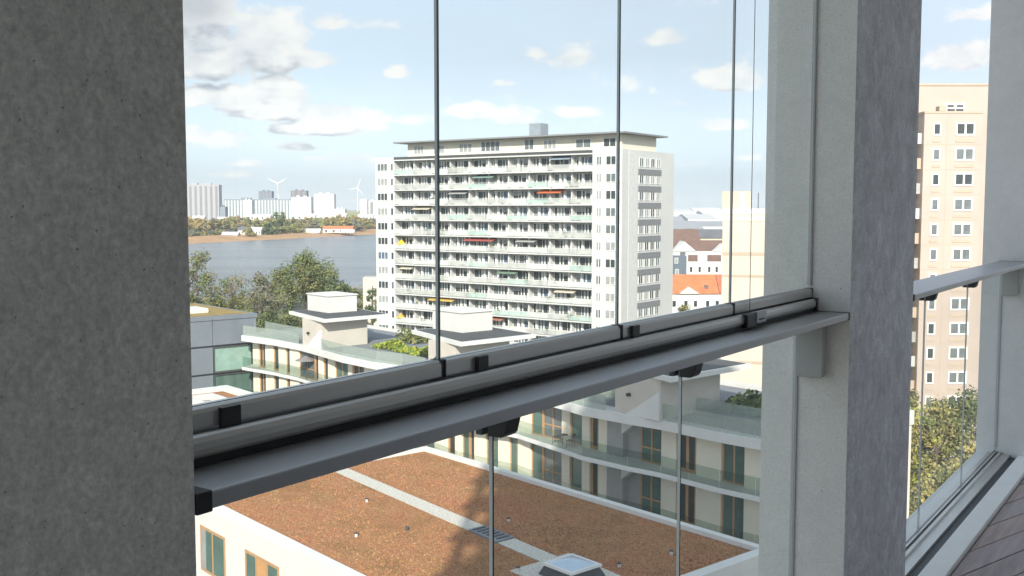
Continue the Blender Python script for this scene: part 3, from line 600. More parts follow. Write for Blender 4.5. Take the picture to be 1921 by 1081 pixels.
for i in range(24000):
    x = r_.uniform(.5, SL - .75); y = r_.uniform(.7, SD - .55)
    ps, pt = x + 39.3, y - 23.0
    lo = -14.3 - (ps - 39.7) * .067
    if lo - .1 < pt < lo + 1.15 or (ps > 60 and -17.5 < pt < -13.8): continue
    h = r_.uniform(.015, .06); w = r_.uniform(.03, .075); a = r_.uniform(0, 6.28); m_ = r_.choice((0, 0, 0, 1, 1, 2, 2, 3, 4, 5))
    if math.sin(ps * .9 + 1 + math.sin(pt)) * math.sin(pt * 1.1 + .4 * ps) > .62: m_ = r_.choice((3, 4, 4, 5, 2))
    elif math.sin(ps * .37 + 2) * math.sin(pt * .53 + .2 * ps) > .45: m_ = r_.choice((5, 5, 0, 4))
    g.add([(x + w * math.cos(a), y + w * math.sin(a), 14.29), (x + w * math.cos(a + 2.1), y + w * math.sin(a + 2.1), 14.29), (x + w * math.cos(a + 4.2), y + w * math.sin(a + 4.2), 14.29), (x + r_.uniform(-.04, .04), y + r_.uniform(-.04, .04), 14.30 + h)], [(0, 1, 3), (1, 2, 3), (2, 0, 3)], m_)
kind(g.build('sedum_tufts', [mat('tuft_' + n_, c_, .9, var=.2, vscale=2, spec=.2) for n_, c_ in (('rust', (.31, .13, .062)), ('orange', (.39, .185, .08)), ('pink', (.37, .195, .11)), ('straw', (.36, .23, .12)), ('moss', (.24, .17, .06)), ('dark', (.21, .105, .055)))], sb), 'stuff')
def sq(pts): return [(p[0] - so_[0], p[1] - so_[1]) for p in pts]
MB().prism(sq([(39.7, -14.25), (54.6, -15.25), (54.6, -14.25), (39.7, -13.3)]), 14.302, 14.345).build('gravel_strip', GRAVEL, sb)
MB().prism(sq([(57.0, -15.4), (60.2, -15.6), (60.2, -14.6), (57.0, -14.4)]), 14.302, 14.345).build('gravel_strip', GRAVEL, sb)
MB().prism(sq([(60.2, -17.4), (65.6, -17.6), (65.6, -14.4), (60.2, -13.9)]), 14.302, 14.345).build('gravel_strip', GRAVEL, sb)
MB().prism(sq([(54.65, -15.3), (56.95, -15.45), (56.95, -14.35), (54.65, -14.25)]), 14.302, 14.40).build('drain_hatch', ZINC, sb)
d_ = MB()
for i in range(6): d_.prism(sq([(54.8 + i * .36, -15.2), (54.95 + i * .36, -15.2), (54.95 + i * .36, -14.45), (54.8 + i * .36, -14.45)]), 14.401, 14.43)
d_.build('hatch_grille', DARKM, sb)
# front wall windows of the sedum block
for k, (s0, s1, n, tilt) in enumerate([(41.1, 44.1, 2, 0), (46.4, 49.9, 3, 0), (53, 56, 2, 0), (58.5, 61.5, 2, 0)]):
    for zf in (10.55, 7.4, 4.2):
        w = s1 - s0
        f = frame_mesh(w, 2.45, n, .14).build('window', WOOD, sb, (s0 - so_[0], -.04, zf))
        MB().box(.06, w - .06, .02, .03, .06, 2.39).build('pane', PANE[1], f)
        if k == 1: MB().box(w * .36, w * .64, .004, .018, .15, 2.3).build('shutter', mat('orange_wood', (.50, .27, .11), .6, var=.1), f)
        else: MB().box(w * .05, w * .22, .006, .018, .15, 2.3).build('curtain', PANE[2], f)
for (s, t, dark, lab) in [(47.1, -16.3, 0, 'small white vent pipe near the far end of the sedum roof'), (52.6, -17.5, 1, 'dark stubby vent pipe in the sedum near the drain hatch'), (51.8, -19.9, 0, 'small white vent pipe nearest the front white parapet'), (54.7, -12.8, 0, 'small vent pipe in the shade behind the drain hatch'), (60.4, -17.1, 0, 'small vent pipe in front of the skylight'), (63.3, -10.4, 0, 'small white vent pipe nearest the right rear corner of the sedum'), (62.9, -13.4, 0, 'small vent pipe at the gravel edge right of the skylight')]:
    v = thing('roof_vent', lab, 'vent', cp(s, t, 14.3), CRZ, 'vent pipes on the sedum roof')
    MB().tube((0, 0, 0), (0, 0, .16), .075, n=10).build('pipe', DARKM if dark else WHITE, v)
    MB().tube((0, 0, .161), (0, 0, .21), .105, .09, n=10).build('cap', DARKM, v)
v = thing('skylight', 'square skylight with dark base, white frame and clear dome on the gravel', 'skylight', cp(62.35, -15.75, 14.345), CRZ)
def frustum(a, b, z0, z1):
    return MB().add([(-a,-a,z0),(a,-a,z0),(a,a,z0),(-a,a,z0),(-b,-b,z1),(b,-b,z1),(b,b,z1),(-b,b,z1)], [(3,2,1,0),(4,5,6,7),(0,1,5,4),(1,2,6,5),(2,3,7,6),(3,0,4,7)])
frustum(1.02, .82, 0, .42).build('kerb', DARKM, v)
frustum(.92, .90, .421, .52).build('frame', WHITE2, v)
g = MB(); n = 8; vs = []
for i in range(n + 1):
    for j in range(n + 1):
        x = -1 + 2 * i / n; y = -1 + 2 * j / n; vs.append((x * .74, y * .74, .521 + .16 * (1 - x * x) * (1 - y * y)))
g.add(vs, [(i * (n + 1) + j, (i + 1) * (n + 1) + j, (i + 1) * (n + 1) + j + 1, i * (n + 1) + j + 1) for i in range(n) for j in range(n)])
g.build('dome', mat('dome_acrylic', (.42, .52, .62), .08, var=.1), v, smooth=True)

wb, WL, WD = parapet_block('low white block with white roof box at the lower left', 8.3, 27, -21, -6.0, 14.2, .75, .75, .6, .6)
MB().box(.76, WL - .61, .61, WD - .76, 13.952, 14.05).build('sedum_roof', SEDUM, wb)
wo = (8.3, -21.0)
vv = thing('roof_light', 'white roof light box with dark opening on the low white block', 'skylight', cp(12.6, -12.0, 14.05), CRZ)
f = MB(); f.box(0, 5.2, 0, .55, 0, .62); f.box(0, 5.2, 2.15, 2.7, 0, .62); f.box(0, .6, .551, 2.149, 0, .62); f.box(3.2, 5.2, .551, 2.149, 0, .62); f.build('frame', WHITE, vv)
MB().box(.61, 3.19, .56, 2.14, 0, .2).build('pane', PANE[0], vv)

# ------------------------------------------------------------------ foliage helpers
def crown_mesh(seed, rx, rz_, n_cl, n_lf, size, mats, base=.0, name='crown', shape=1.0, flat=.0):
    r = random.Random(seed); g = MB(); nm = len(mats)
    cl = []
    for i in range(n_cl):
        while True:
            p = Vector((r.uniform(-1, 1), r.uniform(-1, 1), r.uniform(-1, 1)))
            if p.length < 1 and p.length > .25: break
        tap = 1 - shape * .35 * max(0, p.z)
        cl.append((Vector((p.x * rx * tap, p.y * rx * tap, p.z * rz_)), r.uniform(.22, .42) * min(rx, rz_), r.choice(range(nm)) if r.random() < .75 else 0))
    per = n_lf // n_cl
    for c, cr, mi in cl:
        for k in range(per):
            d = Vector((r.gauss(0, 1), r.gauss(0, 1), r.gauss(0, .8))); d = d.normalized() * cr * (r.random() ** .45)
            p = c + d; nrm = (d.normalized() * .9 + Vector((r.uniform(-1, 1), r.uniform(-1, 1), r.uniform(-.3, 1.2)))).normalized()
            a = nrm.orthogonal().normalized(); b = nrm.cross(a); s = size * r.uniform(.55, 1.3); th_ = r.uniform(0, 6.28)
            u = a * math.cos(th_) + b * math.sin(th_); v_ = b * math.cos(th_) - a * math.sin(th_)
            m_ = mi if r.random() < .8 else r.randrange(nm)
            g.add([p - u * s, p - v_ * s * .6, p + u * s, p + v_ * s * .6], [(0, 1, 2, 3)], m_)
    return g.mesh(name, mats)
def trunk_mesh(seed, h, r0, rx, rz_, ch):
    r = random.Random(seed); g = MB(); g.tube((0, 0, 0), (0, 0, h * .6), r0, r0 * .7, 8, caps=False); g.tube((0, 0, h * .6), (r.uniform(-.3, .3), r.uniform(-.3, .3), h), r0 * .7, r0 * .2, 7, caps=False)
    for i in range(9):
        a = r.uniform(0, 6.28); zz_ = h * r.uniform(.35, .75); ln = rx * r.uniform(.5, .9)
        e = (math.cos(a) * ln, math.sin(a) * ln, zz_ + ln * r.uniform(.5, 1.1)); g.tube((0, 0, zz_), e, r0 * .35, r0 * .06, 5, caps=False)
    return g.mesh('trunk', BARK)
def tree(name, lab, x, y, h, rx, seed, mats, n_cl=40, n_lf=4000, size=.35, base=.35, group=None, z=0, shape=1.0):
    t = thing(name, lab, 'tree', (x, y, z), seed * .7, group)
    rz_ = h * (1 - base) / 2
    inst(crown_mesh(seed, rx, rz_, n_cl, n_lf, size, [LEAF[m] for m in mats], shape=shape), 'crown', t, (0, 0, h - rz_))
    inst(trunk_mesh(seed, h * .9, .018 * h + .05, rx, rz_, h), 'trunk', t)
    return t
def at(px, Y): return (px - 960.5) / 1950 * Y

# terrace planting (hedges resting on the roof terrace)
def hedge(lab, s0, s1, t0, t1, z0, h, mats, seed, n=1800, size=.16):
    r = random.Random(seed); g = MB(); cx = (s0 + s1) / 2; ct = (t0 + t1) / 2
    for k in range(n):
        p = Vector((r.uniform(s0, s1) - cx, r.uniform(t0, t1) - ct, 0)); hh = h * (.55 + .45 * math.sin(p.x * 1.7 + seed) * math.sin(p.x * .61)) * (1 - (abs(p.y) / ((t1 - t0) / 2)) ** 3 * .5)
        p.z = hh * r.random() ** .5
        nrm = Vector((r.uniform(-1, 1), r.uniform(-1, 1), r.uniform(0, 1.2))).normalized(); a = nrm.orthogonal().normalized(); b = nrm.cross(a); s = size * r.uniform(.5, 1.3)
        g.add([p - a * s, p - b * s * .6, p + a * s, p + b * s * .6], [(0, 1, 2, 3)], r.randrange(len(mats)))
    return tag(g.build('hedge', [LEAF[m] for m in mats], None, cp(cx, ct, z0), CRZ), lab, 'hedge')
hedge('bright lime green hedge on the terrace between the two sunlit penthouses', 16.8, 26.5, 3.6, 5.4, 17.74, .95, ['lime', 'lime', 'grass'], 3, 5200, .10)
hedge('dark green planting on the shaded terrace right of the shaded penthouse', 54.8, 62.3, 4.0, 8.5, 17.74, 1.1, ['grass', 'green', 'dark'], 5, 3500, .2)
hedge('round olive bush behind the left penthouse', 14.5, 17.5, 7.6, 9.6, 17.74, 1.7, ['olive', 'green'], 8, 900)
hedge('low green planting behind the glass, left of the shaded penthouse', 43, 49.5, 2.6, 5, 17.74, .8, ['grass', 'dark', 'green'], 9, 1500)
for (s, t) in ((56.5, .25), (59.0, -.05)): pass

# ------------------------------------------------------------------ the white balcony tower
TRZ = rad(-35.438); TO = (-26.196, 200.31)
tower = thing('residential_tower', 'tall white apartment tower with thirteen rows of full width balconies', 'building', (TO[0], TO[1], 0), TRZ)
MB().box(4.9, 48.4, 1.7, 17.5, 0, 39.0).build('core_wall', TCREAM, tower)
MB().box(0, 4.898, .02, 17.5, 0, 39.5).build('side_wing', TWHITE, tower)
MB().box(48.402, 54, .02, 18.5, 0, 39.5).build('corner_bay', TWHITE, tower)
zs = [38.78 - 2.8 * k for k in range(14)]
for k, z in enumerate(zs):
    MB().box(4.9, 48.4, -.25, 1.698, z, z + .22).build('balcony_slab', TWHITE, tower)
MB().box(4.9, 48.4, -.2, .0, 39.002, 39.5).build('terrace_planter', DARKM, tower)
# penthouse storey
ph = MB().box(6.6, 52.8, 1.9, 14, 39.004, 42.08).build('penthouse', mat('penthouse_cream', (.66, .62, .52), .85, var=.05), tower)
MB().box(4.6, 54.3, .0, 15.5, 42.082, 42.34).build('penthouse_roof', mat('roof_grey', (.22, .225, .23), .8), ph)
MB().box(32, 34.4, 5.5, 8, 42.362, 44.9).build('chimney', mat('zinc_box', (.25, .28, .31), .6), ph)
WF = mat('window_frame_white', (.72, .72, .70), .6)
def tp_(x, y, z): c, s = math.cos(TRZ), math.sin(TRZ); return (TO[0] + c * x - s * y, TO[1] + s * x + c * y, z)
ORD = ('first', 'second', 'third', 'fourth', 'fifth', 'sixth', 'seventh', 'eighth', 'ninth', 'tenth', 'eleventh', 'twelfth', 'thirteenth')
USED = set()
def flat_of(x): return min(9, int((x - 4.9) / 4.35))
def free_spot(what, lo, hi):
    while True:
        k = rt.randrange(13); x = rt.uniform(lo, hi)
        if (what, k, flat_of(x)) not in USED: USED.add((what, k, flat_of(x))); return k, x
def flat_word(x): return ORD[flat_of(x)] + ' flat from the left'
WMESH = {}
def wmesh(w, h, n, pi, fm=None, fr=.09):
    key = (round(w, 2), round(h, 2), n, pi, fr)
    if key not in WMESH:
        g = MB()
        g.box(0, fr, -.09, 0, 0, h); g.box(w - fr, w, -.09, 0, 0, h); g.box(fr, w - fr, -.09, 0, 0, fr); g.box(fr, w - fr, -.09, 0, h - fr, h)
        for k in range(1, n): g.box(w * k / n - fr * .6, w * k / n + fr * .6, -.085, -.003, fr, h - fr)
        g.box(fr * .5, w - fr * .5, -.05, -.03, fr * .5, h - fr * .5, 1)
        WMESH[key] = g.mesh('window', [fm or WF, PANE[pi]])
    return WMESH[key]
rt = random.Random(11)
for (x, w, h, n) in ((8.2, 2.4, 1.6, 3), (13, 2.6, 1.5, 2), (19, 3.0, 1.6, 3), (24, 4.2, 1.8, 4), (33.5, 2, 1.9, 2), (37.5, 2.6, 1.6, 3), (44, 3, 1.5, 2), (49.4, 2.4, 1.5, 2)):
    inst(wmesh(w, h, n, rt.choice((0, 3, 0, 2))), 'window', ph, (x, 1.899, 40.0))
nb_ = 10; bw = 43.5 / nb_
UN = []
for q in range(16):                                     # window fronts of one flat: wide pane, glazed doors, narrow lights between white piers
    g = MB(); x = .12; h = 2.42
    els = rt.choice(((1.75, .5, .62, .5), (.6, 1.75, .5, .55), (.5, .62, 1.7, .5), (1.1, .55, 1.1, .5), (.62, .62, .5, 1.6)))
    for i, w in enumerate(els):
        sill = .02 if w < 1 and rt.random() < .75 else .72
        pi_ = 1 + rt.choice((0, 0, 0, 3, 3, 2, 2, 3, 0, 4))
        fr = .07
        g.box(x, x + fr, -.09, 0, sill, h - .1); g.box(x + w - fr, x + w, -.09, 0, sill, h - .1); g.box(x + fr, x + w - fr, -.09, 0, sill, sill + fr); g.box(x + fr, x + w - fr, -.09, 0, h - .1 - fr, h - .1)
        if w > 1.3: g.box(x + w * .66 - .035, x + w * .66 + .035, -.085, -.003, sill + fr, h - .1 - fr)
        g.box(x + .03, x + w - .03, -.045, -.03, sill + .03, h - .13, pi_)
        if rt.random() < .35: g.box(x + fr, x + w - fr, -.06, -.047, h - .1 - fr - rt.uniform(.3, 1.1), h - .1 - fr, 3)
        x += w; gap = rt.choice((.08, .12, .35)); 
        if i < len(els) - 1: g.box(x + .0, x + gap, -.35 if gap > .3 else -.1, .0, 0, h) if gap > .3 else None
        x += gap
    UN.append(g.mesh('window_front', [WF] + PANE))
for k in range(13):
    z = zs[k + 1] + .221
    for b in range(nb_):
        x = 4.9 + b * bw
        if b: MB().box(x - .12, x + .12, .55, 1.698, z, z + 2.57).build('partition', TWHITE, tower)
        inst(rt.choice(UN), 'window_front', tower, (x + .12, 1.699, z + .02))
        m_ = TRAIL[rt.choice((0, 0, 1, 2, 2, 0))]; xa = x + .03; xb = x + bw - .03
        MB().box(xa, xb, -.16, -.11, z + .10, z + rt.choice((.85, .95))).build('balustrade', m_, tower)
        MB().box(xa, xb, -.18, -.10, z + .97, z + 1.02).build('rail', WF, tower)
    inst(wmesh(1.0, 1.5, 2, rt.choice((2, 3, 2))), 'window', tower, (49.2, .019, z + .75))
    inst(wmesh(1.9, 1.5, 2, rt.choice((0, 2, 2, 3))), 'window', tower, (51.0, .019, z + .75))
    inst(wmesh(.5, 1.5, 1, rt.choice((3, 2))), 'window', tower, (53.2, .019, z + .75))
    inst(wmesh(2.6, 1.45, 3, rt.choice((0, 3, 4, 2))), 'window', tower, (.55, .019, z + .75))
    inst(wmesh(.75, 1.45, 1, rt.choice((0, 3))), 'window', tower, (3.9, .019, z + .75))
    MB().box(54.002, 54.14, 5.4, 13.5, z - .72, z + .25).build('spandrel', TGREY, tower)
    for j_ in range(4): inst(wmesh(1.45, 1.5, 2, rt.choice((2, 2, 3, 0))), 'window', tower, (54.004, 5.7 + j_ * 2.0, z + .62), rad(90))
MB().box(54.002, 54.06, 2.2, 4.9, 0, 39.4).build('wall_strip', mat('tower_pale', (.56, .56, .55), .85), tower)
for i in range(60):                                     # things left out on the balconies
    k, x = free_spot('chair', 5.4, 47); z = zs[k + 1] + .221
    g = MB(); w = rt.uniform(.35, .9); g.box(0, w, 0, .5, .35, .42); g.box(0, .05, 0, .05, 0, .35); g.box(w - .05, w, 0, .05, 0, .35); g.box(0, .05, .45, .5, 0, .85); g.box(w - .05, w, .45, .5, 0, .85); g.box(.05, w - .05, .46, .5, .45, .85)
    c_ = thing('balcony_chair', 'chair on the white tower, %s balcony row from the top, %s' % (ORD[k], flat_word(x)), 'chair', tp_(x, .4, z), TRZ, 'seats on the tower balconies')
    g.build('chair_frame', rt.choice((DARKM, WOOD, WF, BROWNR)), c_)
aw = [(21.4, 28.0, 5, mat('awning_red', (.36, .09, .075), .8)), (37.5, 42.2, 2, mat('awning_orange', (.52, .14, .05), .8)), (13.0, 18.9, 9, mat('awning_yellow', (.55, .38, .09), .8)), (23.5, 28, 1, mat('awning_teal', (.20, .30, .27), .8)), (40, 44, 0, mat('awning_blue', (.25, .31, .36), .8))]
aw += [(9.3, 13.4, 3, mat('awning_cream', (.55, .50, .40), .8)), (29, 33, 7, mat('awning_green', (.16, .24, .17), .8)), (41, 45, 8, mat('awning_cream', (.55, .50, .40), .8)), (18, 22, 2, mat('awning_grey', (.34, .34, .33), .8)), (33, 37, 5, mat('awning_grey', (.34, .34, .33), .8)), (6, 9, 7, mat('awning_cream', (.55, .50, .40), .8)), (26, 30, 10, mat('awning_rust', (.35, .16, .10), .8))]
for (x0, x1, k, m_) in aw:
    z = zs[k + 1] + 2.7
    MB().add([(x0, 1.6, z + .05), (x1, 1.6, z + .05), (x1, -.3, z - .55), (x0, -.3, z - .55), (x0, 1.6, z), (x1, 1.6, z), (x1, -.3, z - .62), (x0, -.3, z - .62)], [(0, 3, 2, 1), (4, 5, 6, 7), (0, 1, 5, 4), (1, 2, 6, 5), (2, 3, 7, 6), (3, 0, 4, 7)]).build('awning', m_, tower)
for (x, k, c, lab) in ((6.2, 5, (.80, .55, .02), 'bright yellow closed parasol on a left end balcony of the white tower'), (5.9, 10, (.62, .36, .06), 'ochre parasol low on a left end balcony of the white tower')):
    p = thing('parasol', lab, 'parasol', tp_(x, .4, zs[k + 1] + .22), TRZ)
    MB().tube((0, 0, 0), (0, 0, 1.9), .04).build('pole', WF, p)
    MB().tube((0, 0, .9), (0, 0, 1.75), .85, .1, 8).build('canopy', mat('parasol_%d' % k, c, .8), p)
pot_m = mat('pot_terracotta', (.3, .14, .08), .8)
pcm = [crown_mesh(50 + i, .45, .5, 6, 90, .17, [LEAF['dark'], LEAF['green']], name='foliage') for i in range(3)]
pot = MB().tube((0, 0, 0), (0, 0, .4), .18, .25, 8).mesh('pot', pot_m)
for i in range(46):
    k, x = free_spot('plant', 5.5, 48)
    p = thing('potted_plant', 'plant on the white tower, %s balcony row from the top, %s' % (ORD[k], flat_word(x)), 'plant', tp_(x, .35, zs[k + 1] + .221), 0, 'plants on the tower balconies')
    inst(pot, 'pot', p); inst(pcm[i % 3], 'foliage', p, (0, 0, .75))

# ------------------------------------------------------------------ tan buildings on the right
tanb = thing('tan_building', 'plain tan gable wall with a roof box, right of the orange roofs', 'building', (22.25, 110, 0), rad(-14))
MB().box(0, 18, 0, 14, 0, 28.6).build('wall', mat('pale_tan_render', (.54, .48, .40), .9, var=.06, vscale=.3), tanb)
MB().box(-.05, 18.05, -.05, 14.05, 28.602, 29.3).build('cornice', mat('tan_pale', (.68, .58, .46), .9), tanb)
MB().box(-.05, 18.05, -.12, 14.1, 29.302, 29.9).build('parapet', mat('tan_cap', (.74, .68, .58), .9), tanb)
for z, h in ((25.0, .35), (22.7, .25), (17.8, .3), (13.5, .3)): MB().box(-.01, 18.01, -.04, .0, z, z + h).build('string_course', TAN2, tanb)
MB().box(-.15, 2.85, 1.0, 6, 29.902, 31.75).build('roof_box', mat('pinkish_render', (.52, .42, .35), .9, var=.06), tanb)
MB().box(1.75, 2.15, .9, .99, 29.902, 31.6).build('white_post', WF, tanb)
MB().tube((3.6, 2, 29.9), (3.6, 2, 31.6), .06).build('vent_pipe', DARKR, tanb)

tt = thing('tan_tower', 'tall tan tower of small white framed windows seen through the right bay', 'building', (46.0, 117, 0))
MB().box(0, 6.45, 0, 10, 0, 40.5).build('wall', TAN, tt)
MB().box(-.05, 6.5, -.06, 9.9, 40.502, 40.72).build('cornice', TAN2, tt)
MB().box(-.9, 22, 4, 16, 0, 44.0).build('upper_block', TAN, tt)
MB().box(-1.0, 22.1, 3.9, 16.1, 44.002, 44.25).build('roof_edge', TAN2, tt)
MB().box(3.8, 6.2, 3.88, 4.0, 41.0, 42.0).build('roof_window', WF, tt)
for dx in (4.1, 5.2): MB().box(dx, dx + .75, 3.86, 3.88, 41.55, 41.8).build('louvre', DARKM, tt)
for dx in (4.1, 5.1): MB().box(dx, dx + .9, 3.86, 3.88, 41.1, 41.35).build('louvre', DARKM, tt)
MB().box(1.6, 2.4, -.05, 1, 40.74, 41.3).build('roof_hatch', TAN2, tt)
MB().box(-1.7, -.02, 2.2, 3.9, 0, 40.4).build('recess_shade_box', mat('recess_shade_brown', (.07, .055, .05), .9), tt)  # solid dark box: the shade of the balcony recess is put into its colour
MB().box(6.451, 6.75, .8, 4, 0, 37).build('side_strip', BROWNR, tt)
for k in range(14):
    z = 38.05 - 2.8 * k
    if z < 0: break
    inst(wmesh(.92, 1.4, 1, rt.choice((3, 3, 0, 3)), None, .16), 'window', tt, (.96, -.001, z))
    inst(wmesh(2.15, 1.45, 2, rt.choice((3, 3, 3, 0)), None, .17), 'window', tt, (3.5, -.001, z))
    MB().box(3.5, 5.6, -.05, -.001, z - .75, z - .45).build('sill_band', TAN2, tt); MB().box(.95, 1.9, -.05, -.001, z - .75, z - .5).build('sill_band', TAN2, tt)
    MB().box(0.01, 6.44, -.02, -.0, z - 1.0, z - .96).build('panel_joint', TAN2, tt)
    MB().box(2.55, 2.6, -.02, .0, z - .94, z + 1.8).build('panel_joint', TAN2, tt)
    MB().box(-1.6, -.06, .6, 2.19, z - .9, z - .6).build('balcony', TWHITE if k % 2 else TAN, tt)
    MB().box(-1.6, -.06, .5, .58, z - .9, z + .3).build('balcony_front', [TRAIL[0], TAN2, TRAIL[2]][k % 3], tt)

# ------------------------------------------------------------------ older houses between the tower and the tan wall
def pediment(g, x0, x1, z0, z1, y0, y1, m=0): g.add([(x0, y0, z0), (x1, y0, z0), ((x0 + x1) / 2, y0, z1), (x0, y1, z0), (x1, y1, z0), ((x0 + x1) / 2, y1, z1)], [(0, 1, 2), (5, 4, 3), (0, 2, 5, 3), (1, 4, 5, 2), (0, 3, 4, 1)], m)
def roof(g, x0, x1, y0, y1, z0, z1, m=0):            # ridge along x
    ym = (y0 + y1) / 2
    g.add([(x0, y0, z0), (x1, y0, z0), (x1, y1, z0), (x0, y1, z0), (x0, ym, z1), (x1, ym, z1)], [(0, 1, 5, 4), (1, 2, 5), (2, 3, 4, 5), (3, 0, 4), (3, 2, 1, 0)], m)
Y1 = 230
h1 = thing('orange_roof_house', 'white house with bright orange tiled roof and a small gable, beside the white tower', 'house', (at(1305, Y1), Y1, 0))
o1 = at(1305, Y1)
MB().box(-9, 13, 0, 9, 0, 11).build('wall', WHITE, h1)
g = MB(); roof(g, -9.3, 5.3, -.4, 9.4, 11.002, 15.0); g.build('roof', ORANGE, h1)
g = MB(); roof(g, 5.4, 13.3, -.4, 9.4, 11.002, 15.0); g.build('roof', mat('dull_orange_tiles', (.40, .14, .075), .8, var=.2), h1)
g = MB(); pediment(g, -3.6, .9, 11.004, 12.5, -.5, 2.6); g.build('gable', WHITE2, h1)
MB().box(2.3, 3.1, .8, 1.8, 11.3, 12.8).build('dormer', DARKR, h1)
for i, px in enumerate((1266, 1288, 1306, 1329, 1347)):
    inst(wmesh(.9, 1.5, 1, 0), 'window', h1, (at(px, Y1) - o1 - .45, -.001, 8.0)); inst(wmesh(.9, 1.5, 1, 0), 'window', h1, (at(px, Y1) - o1 - .45, -.001, 4.6))
Y2 = 272; o2 = at(1310, Y2)
h2 = thing('gabled_mansion', 'white house with two gables and brown recessed windows behind the orange roof', 'house', (o2, Y2, 0))
MB().box(-8, 14, 0, 10, 0, 18.6).build('wall', WHITE, h2)
g = MB(); pediment(g, at(1262, Y2) - o2, at(1306, Y2) - o2, 18.602, 21.2, -.3, 8); g.build('gable', WHITE2, h2)
g = MB(); pediment(g, at(1338, Y2) - o2, at(1382, Y2) - o2, 18.602, 20.6, -.3, 8); g.build('gable', WHITE2, h2)
g = MB(); roof(g, -8, 14, 2.2, 13.0, 18.604, 21.3); g.build('roof', BROWNR, h2)
for (a, b, z0, z1, m_) in ((1291, 1309, 16.0, 17.7, BROWNR), (1327, 1353, 16.0, 17.7, BROWNR)): MB().box(at(a, Y2) - o2, at(b, Y2) - o2, -.06, .0, z0, z1).build('recess', m_, h2)
for px in (1297, 1313, 1331, 1345): inst(wmesh(.8, 1.6, 1, 0), 'window', h2, (at(px, Y2) - o2 - .4, -.002, 13.1))
MB().box(at(1276, Y2) - o2, at(1286, Y2) - o2, -.05, 0, 18.0 - .9, 18.4).build('arch_window', PANE[3], h2)
Y3 = 258; o3 = at(1274, Y3)
h3 = thing('dark_glass_annex', 'dark bluish glazed annex in front of the white gabled house', 'building', (o3, Y3, 0))
MB().box(-3.5, 1.9, 0, 5, 0, 18.0).build('wall', mat('annex_blue', (.10, .13, .165), .5, var=.2), h3)
for k, (x, z) in enumerate(((-1.1, 16.2), (-2.6, 13.2), (-.9, 13.4), (-2.6, 10))): inst(wmesh(.9, 1.4, 1, 2), 'window', h3, (x, -.001, z))
def simple_house(name, lab, pxa, pxb, Y, zw, zr, wm, rm, depth=10, nwin=3, group=None):
    xa, xb = at(pxa, Y), at(pxb, Y); t = thing(name, lab, 'house' if name.endswith('house') else 'building', ((xa + xb) / 2, Y, 0), 0, group); w = (xb - xa) / 2
    MB().box(-w, w, 0, depth, 0, zw).build('wall', wm, t)
    g = MB()
    if zr > zw + .6: roof(g, -w - .3, w + .3, -.4, depth + .4, zw + .002, zr)
    else: g.box(-w - .1, w + .1, -.1, depth + .1, zw + .002, zr)
    g.build('roof', rm, t)
    for i in range(nwin): inst(wmesh(.04 * Y / 10 + .6, 1.5, 1, 0), 'window', t, (-w + 2 * w * (i + .5) / nwin - .6, -.001, zw - 2.4))
    return t
simple_house('terraced_house', 'beige house with brown roof behind the white gables', 1262, 1312, 330, 19.6, 23.2, mat('beige', (.56, .49, .38), .9), BROWNR, nwin=2)
simple_house('terraced_house', 'beige house with dark slate roof next to the tan wall', 1313, 1372, 338, 20.2, 23.0, mat('beige', (.56, .49, .38), .9), DARKR, nwin=2)
simple_house('row_house', 'cream walled long low house in the second row', 1270, 1330, 400, 19.0, 21.0, WHITE2, DARKR, nwin=4)
shedm = mat('shed_grey', (.30, .31, .33), .8, var=.1); shedp = mat('shed_pale', (.48, .48, .49), .8, var=.1)
SHEDS = [(1250, 1300, 620, 12, 17, shedm, 60, 'dark grey warehouse roof nearest behind the row houses'), (1296, 1326, 700, 11, 15, shedp, 50, 'pale warehouse with white gable behind the row houses'), (1330, 1380, 660, 12, 15, shedp, 40, 'pale warehouse left of the tan wall'),
         (1255, 1320, 850, 13, 19, shedm, 80, 'long grey hall in the harbour'), (1315, 1375, 900, 14, 18, shedm, 90, 'grey hall beside the long harbour hall'), (1250, 1285, 1200, 14, 20, shedm, 60, 'small dark hall on the left of the harbour'),
         (1290, 1345, 1300, 16, 22, shedp, 100, 'wide pale hall far in the harbour'), (1262, 1310, 1700, 18, 24, WHITE, 90, 'white hall near the horizon'), (1318, 1380, 1800, 20, 25, WHITE, 90, 'second white hall near the horizon, by the tan wall'), (1248, 1300, 2400, 22, 28, shedp, 80, 'pale block on the horizon beside the tower'), (1300, 1352, 2600, 24, 30, WHITE, 80, 'white block on the horizon')]
for (a, b, Y, zw, zr, m_, dp, lab) in SHEDS: simple_house('warehouse', lab, a, b, Y, zw, zr, WHITE2 if m_ is not WHITE else WHITE, m_, dp, 0, 'harbour sheds on the horizon')

# ------------------------------------------------------------------ across the river
def far_block(name, lab, px0, px1, ytop, Y, wm, bands=None, nx=6, depth=16, extra=None, cat='building'):
    xa, xb = at(px0, Y), at(px1, Y); zt = 30 + (389 - ytop) / 1950 * Y; t = thing(name, lab, cat, ((xa + xb) / 2, Y, 0)); w = (xb - xa) / 2
    MB().box(-w, w, 0, depth, 0, zt).build('wall', wm, t)
    if bands:
        for i in range(nx):
            x0 = -w + 2 * w * (i + .28) / nx; x1 = -w + 2 * w * (i + .72) / nx
            MB().box(x0, x1, -.35, .0, 3, zt - 2).build('window_strip', bands, t)
    MB().box(-w * .5, -w * .2, 2, 8, zt + .002, zt + 2.5).build('roof_box', wm, t); MB().box(w * .2, w * .55, 2, 8, zt + .002, zt + 2).build('roof_box', wm, t)
    return t
FG = mat('far_grey_concrete', (.36, .35, .36), .9, var=.05); FD = mat('far_dark_strip', (.21, .21, .23), .8); FS = mat('far_slate', (.20, .24, .27), .8); FL_ = mat('far_pale', (.62, .62, .60), .9)
